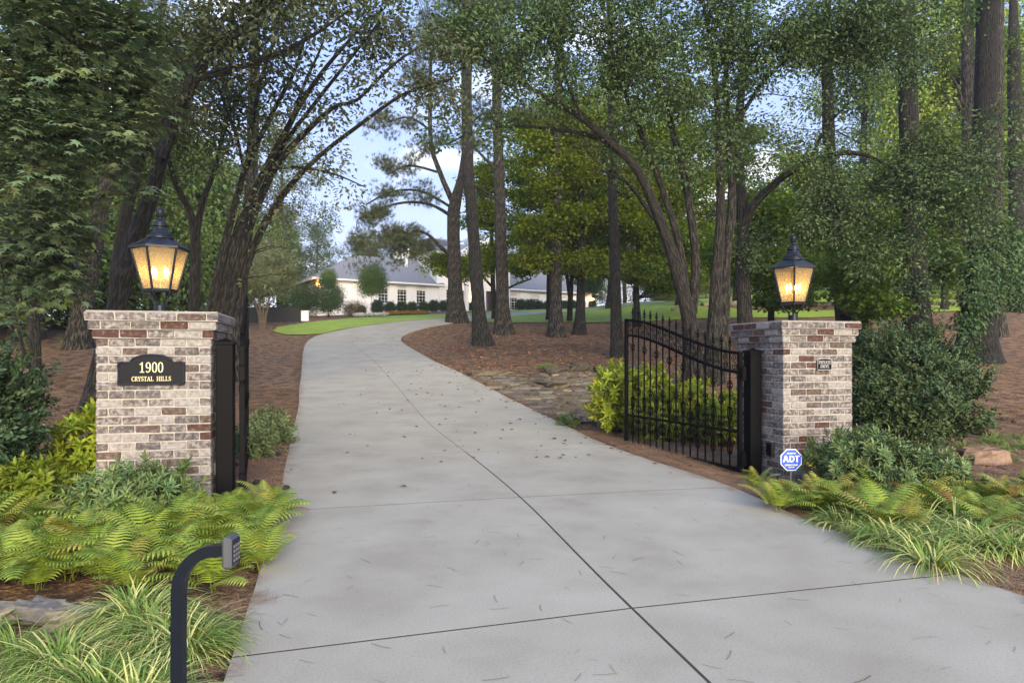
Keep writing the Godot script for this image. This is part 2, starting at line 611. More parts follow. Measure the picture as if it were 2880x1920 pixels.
# ---------------------------------------------------------------- low plants
func frond_mesh(l: float, arch: float, twist: float, n := 22) -> ArrayMesh:
	var s := Shape.new()
	s.has_c = true
	var prev := Vector3.ZERO
	var pos := Vector3.ZERO
	var ang := rnd(1.15, 1.38)
	for i in n:
		var f := float(i) / n
		ang -= arch / n * (0.4 + 1.2 * f)
		var dir := Vector3(sin(twist * f), 0, cos(twist * f)) * cos(ang) + Vector3.UP * sin(ang)
		pos += dir.normalized() * l / n
		s.col = Color(0.75, 0.7, 0.5)
		var w := Vector3(cos(twist * f), 0, -sin(twist * f)) * lerpf(0.003, 0.001, f)
		s.quad(prev - w, pos - w, pos + w, prev + w)
		if i > 3:
			var pl := l * 0.27 * pow(sin(PI * clampf(0.12 + 0.88 * (1.0 - (i - 3.0) / (n - 3.0)), 0, 1) * 0.62), 1.0)
			for sg in [-1.0, 1.0]:
				tone(s, 0.3)
				var side: Vector3 = Vector3(cos(twist * f), 0, -sin(twist * f)) * sg
				var d := (side + dir * 0.35 - Vector3.UP * 0.18).normalized()
				var wid := l / n * 0.74
				var fwd := dir * wid * 0.5
				var tip := pos + d * pl - Vector3(0, pl * 0.15, 0)
				var mid := pos + d * pl * 0.5
				var up := Vector3(0, 0.004, 0)
				s.tri(pos - fwd, mid - fwd * 0.8 + up, pos + fwd * 0.9)
				s.tri(pos + fwd * 0.9, mid - fwd * 0.8 + up, mid + fwd * 0.8)
				s.tri(mid - fwd * 0.8 + up, tip, mid + fwd * 0.8)
		prev = pos
	return s.mesh()

func blade_clump(n: int, l0: float, l1: float, w: float, dry: float, pale: float) -> ArrayMesh:
	var s := Shape.new()
	s.has_c = true
	for i in n:
		var a := rnd(0, TAU)
		var out := Vector3(cos(a), 0, sin(a))
		var side := Vector3(-sin(a), 0, cos(a)) * w * rnd(0.7, 1.2)
		var l := rnd(l0, l1)
		var rise := rnd(0.95, 1.52)
		var p := out * rnd(0, 0.05) + Vector3(rnd(-.03, .03), 0, rnd(-.03, .03))
		var k := rnd(0.7, 1.15)
		var base := Color(0.16, 0.26, 0.05) * k
		if rng.randf() < pale: base = Color(0.5, 0.52, 0.18) * k
		if rng.randf() < dry: base = Color(0.36, 0.27, 0.12) * k
		var prev := p
		var seg := 5
		for j in seg:
			var f := float(j + 1) / seg
			rise -= rnd(0.2, 0.55)
			var q := prev + (out * cos(rise) + Vector3.UP * sin(rise)) * l / seg
			if q.y < 0.01: q.y = 0.01
			var w0 := side * (1.0 - pow((f - 1.0 / seg), 2.0) * 0.8)
			var w1 := side * (1.0 - f * f * 0.92)
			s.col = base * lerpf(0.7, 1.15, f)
			s.quad(prev - w0, q - w1, q + w1, prev + w0)
			prev = q
	return s.mesh()

func rock_mesh(r: Vector3, sd: float, flat := 0.0) -> ArrayMesh:
	var s := Shape.new()
	var nu := 14
	var nv := 9
	var at := func(i: int, j: int) -> Vector3:
		var th := TAU * (i % nu) / nu
		var ph := PI * j / nv
		var p := Vector3(sin(ph) * cos(th), cos(ph), sin(ph) * sin(th))
		var k := 1.0 + 0.45 * rough_noise.get_noise_3dv(p * 9.0 + Vector3(sd, sd * 3.0, 0)) + 0.25 * rough_noise.get_noise_3dv(p * 28.0 + Vector3(0, sd, 9))
		var q := Vector3(signf(p.x) * pow(absf(p.x), 0.75), signf(p.y) * pow(absf(p.y), 0.75), signf(p.z) * pow(absf(p.z), 0.75))
		if flat > 0.0: q.y = clampf(q.y, -1.0, flat)
		return q * r * k
	for j in nv:
		for i in nu:
			var a: Vector3 = at.call(i, j)
			var b: Vector3 = at.call(i + 1, j)
			var c: Vector3 = at.call(i + 1, j + 1)
			var d: Vector3 = at.call(i, j + 1)
			if j > 0: s.out_tri(a, b, c, a + b + c)
			if j < nv - 1: s.out_tri(a, c, d, a + c + d)
	return s.mesh()

func flagstone(sd: int, size: float) -> ArrayMesh:
	var poly := PackedVector2Array()
	var n := 6 + sd % 3
	for i in n:
		var a := TAU * i / n + rnd(-.25, .25)
		poly.append(Vector2(cos(a) * size * rnd(0.75, 1.1), sin(a) * size * 0.68 * rnd(0.75, 1.1)))
	var s := Shape.new()
	var th := rnd(0.014, 0.03)
	var top := []
	for p in poly: top.append(V(p.x * 0.94, th + rnd(-.006, .006), p.y * 0.94))
	var mid := V(0, th + 0.004, 0)
	for i in n:
		var k := (i + 1) % n
		s.out_tri(mid, top[i], top[k], Vector3.UP)
		var e0 := V(poly[i].x, th * 0.7, poly[i].y)
		var e1 := V(poly[k].x, th * 0.7, poly[k].y)
		s.out_quad(top[i], top[k], e1, e0, e0 + Vector3.UP * 0.2)
		s.out_quad(e0, e1, V(e1.x, -0.05, e1.z), V(e0.x, -0.05, e0.z), V(e0.x, 0, e0.z))
	return s.mesh()

# ---------------------------------------------------------------- pillars, lanterns, plaques, gates
const COURSE := 0.079
const PITCH := 0.2165
const BRICK := 0.2065
const DEEP := 0.097
var brick_meshes := []
var brick_kinds := ["white", "white", "white", "mixed", "mixed", "mixed", "mixed", "mixed", "grey", "grey", "grey", "brown", "red"]

func pillar(label: String, corner: Vector3, turn: float, courses: int, visible_sides: Array) -> Node3D:
	var W := 4.0 * PITCH + DEEP
	var t := thing("brick_pillar", label, "gate pillar", corner, turn)
	var core := Shape.new()
	box(core, V(0, (courses - 3) * COURSE * 0.5, 0), V(W - 0.014, (courses - 3) * COURSE, W - 0.014))
	for k in 3:
		var w2 := W + 0.05 * (k + 1) - 0.014
		box(core, V(0, (courses - 3 + k + 0.5) * COURSE - 0.002, 0), V(w2, COURSE - 0.002, w2))
	part("mortar", core.mesh(), mats["mortar"], t)
	var hidden := Shape.new()
	for c in courses:
		var over := maxi(0, c - (courses - 4))
		var Wc := W + 0.05 * over
		var pit := (Wc - DEEP) / 4.0
		for side in 4:
			var b := Basis(Vector3.UP, PI / 2 * side)
			for i in 4:
				var x0 := -Wc / 2 + i * pit if c % 2 == 0 else Wc / 2 - (i + 1) * pit + 0.01
				var x := x0 + (pit - 0.01) / 2
				var at := b * V(x, (c + 0.5) * COURSE, Wc / 2 - DEEP / 2 + rnd(-.002, .002))
				var stretch := (pit - 0.01) / BRICK
				if side in visible_sides and not (c == 0):
					var o := part("brick", brick_meshes[rng.randi() % brick_meshes.size()], mats["brick_" + brick_kinds[rng.randi() % brick_kinds.size()]], t)
					o.transform = Transform3D(b * Basis(Vector3.UP, PI if rng.randf() < 0.5 else 0.0).scaled(Vector3(stretch, 1, 1)), at)
				else:
					box(hidden, at, V(pit - 0.01, 0.068, DEEP), b)
	var hb := part("far_side_bricks", hidden.mesh(), mats["brick_mixed"], t)
	hb.set_meta("kind", "stuff")
	var cap := Shape.new()
	bevel_box(cap, V(0, courses * COURSE + 0.004, 0), V(W + 0.13, 0.012, W + 0.13), 0.005)
	part("cap_wash", cap.mesh(), mats["mortar"], t)
	return t

func hexring(s: Shape, r0: float, y0: float, r1: float, y1: float) -> void:   # six sloping faces
	for k in 6:
		var a := TAU * k / 6
		var b := TAU * (k + 1) / 6
		var p := V(cos(a), 0, sin(a))
		var q := V(cos(b), 0, sin(b))
		s.out_quad(p * r0 + V(0, y0, 0), q * r0 + V(0, y0, 0), q * r1 + V(0, y1, 0), p * r1 + V(0, y1, 0), p + q + V(0, (r0 - r1) / maxf(absf(y1 - y0), 0.001) * signf(y1 - y0) * 1.5, 0))

func lantern(label: String, at: Vector3, turn: float) -> Node3D:
	var t := thing("lantern", label, "lantern", at, turn)
	var iron: Material = mats["lantern_metal"]
	var s := Shape.new()
	lathe(s, [Vector2(0.0, 0.0), Vector2(0.088, 0.0), Vector2(0.088, 0.012), Vector2(0.06, 0.022), Vector2(0.056, 0.03), Vector2(0.056, 0.085), Vector2(0.045, 0.092), Vector2(0.0, 0.094)], 24)
	part("base_collar", s.mesh(), iron, t)
	for k in 6:
		var b := Basis(Vector3.UP, -TAU * k / 6)
		s = Shape.new()
		var pts := PackedVector3Array()
		var rad := PackedFloat32Array()
		for q in [[0.046, 0.06], [0.05, 0.105], [0.066, 0.135], [0.1, 0.16], [0.135, 0.185], [0.152, 0.208], [0.146, 0.228], [0.128, 0.226], [0.122, 0.212], [0.13, 0.204]]:
			pts.append(b * V(q[0], q[1], 0)); rad.append(0.0075)
		tube(s, pts, rad, 6)
		part("scroll_arm", s.mesh(), iron, t)
	s = Shape.new()
	hexring(s, 0.155, 0.226, 0.158, 0.245); hexring(s, 0.0, 0.226, 0.155, 0.2261); hexring(s, 0.158, 0.245, 0.0, 0.2451)
	part("bottom_frame", s.mesh(), iron, t)
	for k in 6:
		var a := TAU * k / 6
		var o := V(cos(a), 0, sin(a))
		var a2 := TAU * (k + 1) / 6
		var o2 := V(cos(a2), 0, sin(a2))
		s = Shape.new()
		line(s, [o * 0.153 + V(0, 0.24, 0), o * 0.254 + V(0, 0.635, 0)], 0.011, 6)
		part("corner_bar", s.mesh(), iron, t)
		s = Shape.new()
		var m := (o + o2).normalized()
		var thick := m * 0.003
		var p := [o.lerp(o2, 0.03) * 0.148 + V(0, 0.244, 0), o.lerp(o2, 0.97) * 0.148 + V(0, 0.244, 0), o.lerp(o2, 0.97) * 0.249 + V(0, 0.632, 0), o.lerp(o2, 0.03) * 0.249 + V(0, 0.632, 0)]
		s.out_quad(p[0], p[1], p[2], p[3], m)
		part("glass_pane", s.mesh(), mats["amber_glass"], t)
	s = Shape.new()
	hexring(s, 0.252, 0.626, 0.275, 0.634); hexring(s, 0.275, 0.634, 0.275, 0.652); hexring(s, 0.275, 0.652, 0.118, 0.742); hexring(s, 0.245, 0.64, 0.252, 0.626); hexring(s, 0.245, 0.64, 0.1, 0.72)
	var roof := part("roof", s.mesh(), iron, t)
	s = Shape.new()
	for k in 6:
		var o := V(cos(TAU * k / 6), 0, sin(TAU * k / 6))
		line(s, [o * 0.275 + V(0, 0.652, 0), o * 0.118 + V(0, 0.743, 0)], 0.004)
	part("roof_ridge", s.mesh(), iron, roof)
	s = Shape.new()
	lathe(s, [Vector2(0.11, 0.735), Vector2(0.122, 0.742), Vector2(0.122, 0.754), Vector2(0.108, 0.762), Vector2(0.104, 0.775), Vector2(0.106, 0.782), Vector2(0.096, 0.79), Vector2(0.075, 0.815), Vector2(0.062, 0.842), Vector2(0.058, 0.858), Vector2(0.07, 0.864), Vector2(0.071, 0.876), Vector2(0.064, 0.882), Vector2(0.06, 0.9), Vector2(0.046, 0.918), Vector2(0.028, 0.928), Vector2(0.02, 0.94), Vector2(0.021, 0.95)], 28)
	part("chimney_cap", s.mesh(), iron, t)
	s = Shape.new()
	lathe(s, [Vector2(0.02, 0.948), Vector2(0.03, 0.962), Vector2(0.036, 0.978), Vector2(0.038, 0.984), Vector2(0.034, 0.988), Vector2(0.036, 1.0), Vector2(0.033, 1.018), Vector2(0.022, 1.038), Vector2(0.01, 1.048), Vector2(0.0, 1.052)], 20)
	part("acorn_finial", s.mesh(), iron, t)
	s = Shape.new()
	line(s, [V(0, 0.24, 0), V(0, 0.33, 0)], 0.012, 10)
	lathe(s, [Vector2(0.0, 0.31), Vector2(0.02, 0.318), Vector2(0.022, 0.33), Vector2(0.012, 0.345), Vector2(0.0, 0.35)], 14)
	part("candle_stem", s.mesh(), mats["brass"], t)
	for k in 4:
		var a := TAU * k / 4 + 0.5
		var o := V(cos(a), 0, sin(a)) * 0.075
		s = Shape.new()
		line(s, [V(0, 0.325, 0), o * 0.5 + V(0, 0.305, 0), o + V(0, 0.318, 0), o + V(0, 0.335, 0)], 0.005, 6)
		lathe_at(s, [Vector2(0.0, 0.332), Vector2(0.02, 0.336), Vector2(0.02, 0.342), Vector2(0.0, 0.343)], o)
		part("candle_arm", s.mesh(), mats["brass"], t)
		s = Shape.new()
		lathe_at(s, [Vector2(0.012, 0.34), Vector2(0.012, 0.392), Vector2(0.0, 0.394)], o)
		var cd := part("candle", s.mesh(), mats["candle_sleeve"], t)
		s = Shape.new()
		lathe_at(s, [Vector2(0.0, 0.392), Vector2(0.009, 0.396), Vector2(0.0155, 0.412), Vector2(0.0135, 0.428), Vector2(0.006, 0.447), Vector2(0.0, 0.462)], o)
		part("flame_bulb", s.mesh(), mats["flame"], cd)
		var l := OmniLight3D.new()
		l.name = "bulb_light"
		l.light_color = Color(1.0, 0.72, 0.4)
		l.light_energy = 0.0007
		l.light_size = 0.012
		l.omni_range = 12.0
		l.omni_attenuation = 2.0
		l.shadow_enabled = true
		l.position = o + V(0, 0.42, 0)
		t.add_child(l, true)
	return t

func lathe_at(s: Shape, profile: Array, o: Vector3) -> void:
	var first := s.v.size()
	lathe(s, profile, 12)
	for i in range(first, s.v.size()): s.v[i] += o

func lettering(called: String, text: String, font: String, size: float, at: Vector3, material: Material, parent: Node, squeeze := 1.0, bold := 400) -> MeshInstance3D:
	var f := SystemFont.new()
	f.font_names = PackedStringArray([font])
	f.font_weight = bold
	var m := TextMesh.new()
	m.font = f
	m.text = text
	m.font_size = 64
	m.pixel_size = size / 64.0
	m.depth = 0.006
	m.curve_step = 1.0
	var o := part(called, m, material, parent)
	o.position = at
	o.scale = Vector3(squeeze, 1, 1)
	return o

func arc_outline(w: float, h: float, rise: float, shoulder: float, inset: float) -> PackedVector2Array:   # a plaque with an arched top
	var p := PackedVector2Array()
	var x := w / 2 - inset
	p.append(Vector2(-x, -h / 2 + inset)); p.append(Vector2(x, -h / 2 + inset)); p.append(Vector2(x, h / 2 - rise - inset))
	var ax := (w / 2 - shoulder) - inset * 0.6
	if shoulder > 0.0: p.append(Vector2(ax, h / 2 - rise - inset + 0.004))
	for i in range(0, 17):
		var a := PI * i / 16.0
		if i > 0 and i < 16: p.append(Vector2(cos(a) * ax, h / 2 - rise - inset + 0.004 + sin(a) * (rise - 0.004)))
	if shoulder > 0.0: p.append(Vector2(-ax, h / 2 - rise - inset + 0.004))
	p.append(Vector2(-x, h / 2 - rise - inset))
	return p

func scroll_shape(s: Shape, c: Vector3, r: float, turns: float, start: float, dir: float, rr := 0.0055) -> void:
	var pts := []
	for i in 15:
		var f := i / 14.0
		var a := start + dir * turns * TAU * f
		pts.append(c + V(cos(a), sin(a), 0) * r * lerpf(1.0, 0.28, f))
	line(s, pts, rr, 5)

func gate_top(x: float, L: float) -> float:
	var f := x / L
	return lerpf(1.5, 2.03, smoothstep(-0.05, 1.02, f))

func gate(label: String, hinge: Vector3, turn: float, side: float) -> Node3D:
	# local x runs from the hinge to the free end, y up
	var L := 2.6
	var t := thing("iron_gate", label, "gate", hinge, turn)
	var iron: Material = mats["gate_iron"]
	var low := 0.03
	part("hinge_stile", box_mesh(V(0.05, gate_top(0, L) - low, 0.05), 0.004, V(0.025, (gate_top(0, L) + low) / 2, 0)), iron, t)
	part("free_stile", box_mesh(V(0.05, gate_top(L, L) - low, 0.05), 0.004, V(L - 0.025, (gate_top(L, L) + low) / 2, 0)), iron, t)
	part("bottom_rail", box_mesh(V(L - 0.1, 0.05, 0.042), 0.004, V(L / 2, low + 0.025, 0)), iron, t)
	part("middle_rail", box_mesh(V(L - 0.1, 0.035, 0.042), 0.004, V(L / 2, 0.52, 0)), iron, t)
	for k in 2:
		var s := Shape.new()
		var drop := 0.02 + 0.235 * k
		for i in 24:
			var x0 := 0.05 + (L - 0.1) * i / 24.0
			var x1 := 0.05 + (L - 0.1) * (i + 1) / 24.0
			var a := V(x0, gate_top(x0, L) - drop, 0)
			var b := V(x1, gate_top(x1, L) - drop, 0)
			var z := V(0, 0, 0.023 - 0.002 * k)
			var h := V(0, 0.018, 0)
			s.out_quad(a + h - z, b + h - z, b + h + z, a + h + z, Vector3.UP)
			s.out_quad(a - h - z, b - h - z, b - h + z, a - h + z, Vector3.DOWN)
			s.out_quad(a - h + z, b - h + z, b + h + z, a + h + z, Vector3.BACK)
			s.out_quad(a - h - z, b - h - z, b + h - z, a + h - z, Vector3.FORWARD)
		part("top_rail" if k == 0 else "arched_rail", s.mesh(), iron, t)
	# shared ornament meshes
	var fin := Shape.new()
	lathe(fin, [Vector2(0.008, 0), Vector2(0.008, 0.05), Vector2(0.018, 0.055), Vector2(0.02, 0.068), Vector2(0.01, 0.074), Vector2(0.014, 0.09), Vector2(0.026, 0.105), Vector2(0.016, 0.12), Vector2(0.014, 0.135), Vector2(0.009, 0.165), Vector2(0.0, 0.2)], 8)
	var fin_mesh := fin.mesh()
	var bas := Shape.new()
	for k in 4:
		var pts := []
		for i in 9:
			var f := i / 8.0
			var a := TAU * (k / 4.0 + f * 0.75)
			pts.append(V(cos(a) * (0.007 + 0.03 * sin(PI * f)), -0.065 + 0.13 * f, sin(a) * (0.007 + 0.03 * sin(PI * f))))
		line(bas, pts, 0.0055, 5)
	var bas_mesh := bas.mesh()
	var tul := Shape.new()
	for sg in [-1.0, 1.0]:
		line(tul, [V(0, -0.13, 0), V(0.012 * sg, -0.08, 0), V(0.036 * sg, 0.0, 0), V(0.042 * sg, 0.07, 0), V(0.03 * sg, 0.115, 0), V(0.012 * sg, 0.118, 0)], 0.009, 5)
		line(tul, [V(0, -0.15, 0), V(0.03 * sg, -0.13, 0), V(0.055 * sg, -0.09, 0), V(0.06 * sg, -0.06, 0)], 0.006, 5)
	box(tul, V(0, 0.12, 0), V(0.05, 0.016, 0.026))
	var tul_mesh := tul.mesh()
	var sc := Shape.new()
	scroll_shape(sc, V(0, 0.052, 0), 0.05, 1.4, -PI / 2, 1.0)
	scroll_shape(sc, V(0, -0.052, 0), 0.05, 1.4, PI / 2, 1.0)
	var frieze_mesh := sc.mesh()
	var sc2 := Shape.new()
	for sg in [-1.0, 1.0]:
		line(sc2, [V(0, 0.0, 0), V(0.03 * sg, 0.05, 0), V(0.055 * sg, 0.1, 0), V(0.06 * sg, 0.13, 0)], 0.0055)
		scroll_shape(sc2, V(0.038 * sg, 0.135, 0), 0.024, 1.2, 0.0 if sg > 0 else PI, sg)
		scroll_shape(sc2, V(0.05 * sg, 0.045, 0), 0.032, 1.3, PI if sg > 0 else 0.0, -sg)
	var lyre_mesh := sc2.mesh()
	var n := 15
	var step := (L - 0.1) / (n + 1)
	for i in n:
		var x := 0.05 + step * (i + 1)
		var top := gate_top(x, L)
		var p := part("picket", box_mesh(V(0.016, top + 0.02 - low - 0.04, 0.016), 0.0, V(x, (top + 0.02 + low + 0.04) / 2, 0)), iron, t)
		var f := part("finial", fin_mesh, iron, p)
		f.position = V(x, top + 0.0, 0)
		var odd := i % 2 == 0
		var bk := part("basket", bas_mesh, iron, p)
		bk.position = V(x, (top - 0.235 - 0.2) if odd else 0.9, 0)
		if odd:
			var a := part("tulip_ornament", tul_mesh, iron, p)
			a.position = V(x, 0.69, 0)
			var b := part("tulip_ornament", tul_mesh, iron, p)
			b.position = V(x, 0.36, 0)
			b.rotation.z = PI
			b.scale = V(1, 1.05, 1)
		else:
			var a := part("scroll", lyre_mesh, iron, p)
			a.position = V(x, 0.54, 0)
			var b := part("scroll", lyre_mesh, iron, p)
			b.position = V(x, 0.5, 0)
			b.rotation.z = PI
			b.scale = V(1, 1.3, 1)
	for i in n + 1:
		var x := 0.05 + step * (i + 0.5)
		var o := part("scroll", frieze_mesh, iron, t)
		o.position = V(x, gate_top(x, L) - 0.138, 0)
	for y in [0.2, 1.24]:
		var s := Shape.new()
		bevel_box(s, V(-0.03, y, 0), V(0.06, 0.14, 0.06), 0.006)
		line(s, [V(-0.04, y - 0.09, 0.0), V(-0.04, y + 0.09, 0.0)], 0.02, 10)
		part("hinge", s.mesh(), iron, t)
	return t

func gate_post(label: String, at: Vector3, turn: float) -> Node3D:
	var t := thing("gate_post", label, "gate post", at, turn)
	part("post", box_mesh(V(0.155, 1.62, 0.155), 0.008, V(0, 0.66, 0)), mats["gate_iron"], t)
	var s := Shape.new()
	box(s, V(0, 1.48, 0), V(0.178, 0.022, 0.178))
	var r := 0.089
	for k in 4:
		var b := Basis(Vector3.UP, PI / 2 * k)
		s.out_tri(b * V(-r, 1.491, r), b * V(r, 1.491, r), V(0, 1.53, 0), b * V(0, 1, 1))
	part("post_cap", s.mesh(), mats["gate_iron"], t)
	return t

# ---------------------------------------------------------------- houses
func wall_open(s: Shape, x0: float, x1: float, y0: float, y1: float, z: float, th: float, holes: Array) -> void:   # along local x; holes are [x, y, w, h]
	var x := x0
	for q in holes:
		var a: float = q[0] - q[2] / 2
		var b: float = q[0] + q[2] / 2
		box(s, V((x + a) / 2, (y0 + y1) / 2, z - th / 2), V(a - x, y1 - y0, th))
		if q[1] > y0: box(s, V(q[0], (y0 + q[1]) / 2, z - th / 2), V(q[2], q[1] - y0, th))
		box(s, V(q[0], (q[1] + q[3] + y1) / 2, z - th / 2), V(q[2], y1 - q[1] - q[3], th))
		x = b
	box(s, V((x + x1) / 2, (y0 + y1) / 2, z - th / 2), V(x1 - x, y1 - y0, th))

func house_window(parent: Node, x: float, y: float, w: float, h: float, z: float, blind: bool) -> void:
	var s := Shape.new()
	var f := 0.06
	for sg in [-1.0, 1.0]:
		box(s, V(x + sg * (w / 2 - f / 2), y + h / 2, z - 0.09), V(f, h, 0.1))
		box(s, V(x, y + h / 2 + sg * (h / 2 - f / 2), z - 0.09), V(w - 2 * f, f, 0.098))
	box(s, V(x, y + h / 2, z - 0.1), V(w - 2 * f, 0.05, 0.06))
	for k in 2:
		box(s, V(x - w / 2 + w * (k + 1) / 3.0, y + h / 2, z - 0.115), V(0.022, h - 2 * f, 0.024))
	for k in [1, 2, 4, 5]:
		box(s, V(x, y + h * k / 6.0, z - 0.117), V(w - 2 * f, 0.022, 0.022))
	var o := part("window", s.mesh(), mats["white_trim"], parent)
	part("pane", box_mesh(V(w - 2 * f, h - 2 * f, 0.008), 0, V(x, y + h / 2, z - 0.14)), mats["dark_glass"], o)
	if blind: part("blind", box_mesh(V(w - 2 * f, h * 0.2, 0.006), 0, V(x, y + h * 0.86, z - 0.128)), mats["white_trim"], o)
	part("sill", box_mesh(V(w + 0.14, 0.07, 0.14), 0.01, V(x, y - 0.036, z + 0.01)), mats["white_trim"], o)

func hip_roof(s: Shape, x0: float, x1: float, z0: float, z1: float, y: float, rise: float, eave := 0.4, gable_left := false, gable_right := false) -> void:
	var a := x0 - eave
	var b := x1 + eave
	var c := z0 - eave
	var d := z1 + eave
	var half := (d - c) / 2
	var r0 := V(a + (0.0 if gable_left else half), y + rise, (c + d) / 2)
	var r1 := V(b - (0.0 if gable_right else half), y + rise, (c + d) / 2)
	s.out_quad(V(a, y, d), V(b, y, d), r1, r0, V(0, 1, 1))
	s.out_quad(V(a, y, c), V(b, y, c), r1, r0, V(0, 1, -1))
	s.out_tri(V(a, y, c), V(a, y, d), r0, V(-1, 0.6, 0))
	s.out_tri(V(b, y, c), V(b, y, d), r1, V(1, 0.6, 0))
	s.out_quad(V(a, y, c), V(b, y, c), V(b, y, d), V(a, y, d), Vector3.DOWN)

func sky_texture() -> ImageTexture:
	var w := 1024
	var h := 512
	var im := Image.create_empty(w, h, false, Image.FORMAT_RGBF)
	var big := FastNoiseLite.new()
	big.seed = 41; big.frequency = 1.1; big.fractal_octaves = 5; big.fractal_gain = 0.52
	for j in h:
		var el := PI * (0.5 - (j + 0.5) / h)
		var y := sin(el)
		var f := clampf(y, 0.0, 1.0)
		var base := Color(0.17, 0.185, 0.23).lerp(Color(0.062, 0.108, 0.23), pow(f, 0.5)).lerp(Color(0.055, 0.1, 0.22), f * f)
		for i in w:
			var az := TAU * (i + 0.5) / w
			var p := Vector3(cos(az) * cos(el), y, sin(az) * cos(el))
			var q := Vector3(p.x, p.y * 2.6, p.z) * 1.6 / (0.55 + absf(y))
			var c := smoothstep(0.06, 0.46, big.get_noise_3dv(q * 1.4 + Vector3(7.4, 2.0, 4.2)))
			c = maxf(c, 0.6 * smoothstep(0.25, 0.0, absf(y)) * smoothstep(-0.35, 0.3, big.get_noise_3dv(q * 2.2)))
			im.set_pixel(i, j, base.lerp(Color(0.31, 0.3, 0.3), c * 0.92))
	return ImageTexture.create_from_image(im)

func _ready() -> void:
	rng.seed = 20240
	# ---- camera, sky, sun, exposure
	var cam := Camera3D.new()
	cam.name = "camera"
	cam.projection = Camera3D.PROJECTION_FRUSTUM
	cam.near = 0.1
	cam.far = 900.0
	cam.size = 0.10105
	cam.frustum_offset = Vector2(0, 0.00187)
	cam.position = V(0, 1.375, 0)
	add_child(cam)
	cam.current = true
	var env := Environment.new()
	env.background_mode = Environment.BG_SKY
	var sky := Sky.new()
	var pano := PanoramaSkyMaterial.new()
	pano.panorama = sky_texture()
	sky.sky_material = pano
	env.sky = sky
	env.tonemap_mode = Environment.TONE_MAPPER_LINEAR
	env.tonemap_exposure = 6.4
	env.sdfgi_enabled = true
	env.ssao_enabled = true
	env.ssil_enabled = true
	env.fog_enabled = true
	env.fog_light_color = Color(0.8, 0.86, 0.92)
	env.fog_density = 0.0005
	var we := WorldEnvironment.new()
	we.name = "world_environment"
	we.environment = env
	add_child(we)
	var sun := DirectionalLight3D.new()
	sun.name = "sun"
	sun.light_color = Color(1.0, 0.925, 0.79)
	sun.light_energy = 0.5
	sun.light_angular_distance = 45.0
	sun.shadow_enabled = true
	sun.rotation_degrees = V(-15, 18, 0)
	add_child(sun)

	# ---- noise, terrain table
	gap_noise.seed = 7; gap_noise.frequency = 0.75; gap_noise.fractal_octaves = 2
	rough_noise.seed = 11; rough_noise.frequency = 0.35
	for i in 1900:
		var d := -50.0 + i * 0.25
		prof.append((raw_profile(d - 1.6) + raw_profile(d - 0.8) + raw_profile(d) + raw_profile(d + 0.8) + raw_profile(d + 1.6)) / 5.0)
	make_materials()
	for k in ["oval", "star", "maple", "vine", "needle", "far", "farneedle", "whorl", "anise", "glossy", "tiny", "feather"]:
		leaf_mesh[k] = clump(k)
	build_ground()
	build_drive()
	build_house()
	build_far_things()
	build_gateway()
	build_trees()
	build_woods()
	build_garden()
	build_litter()

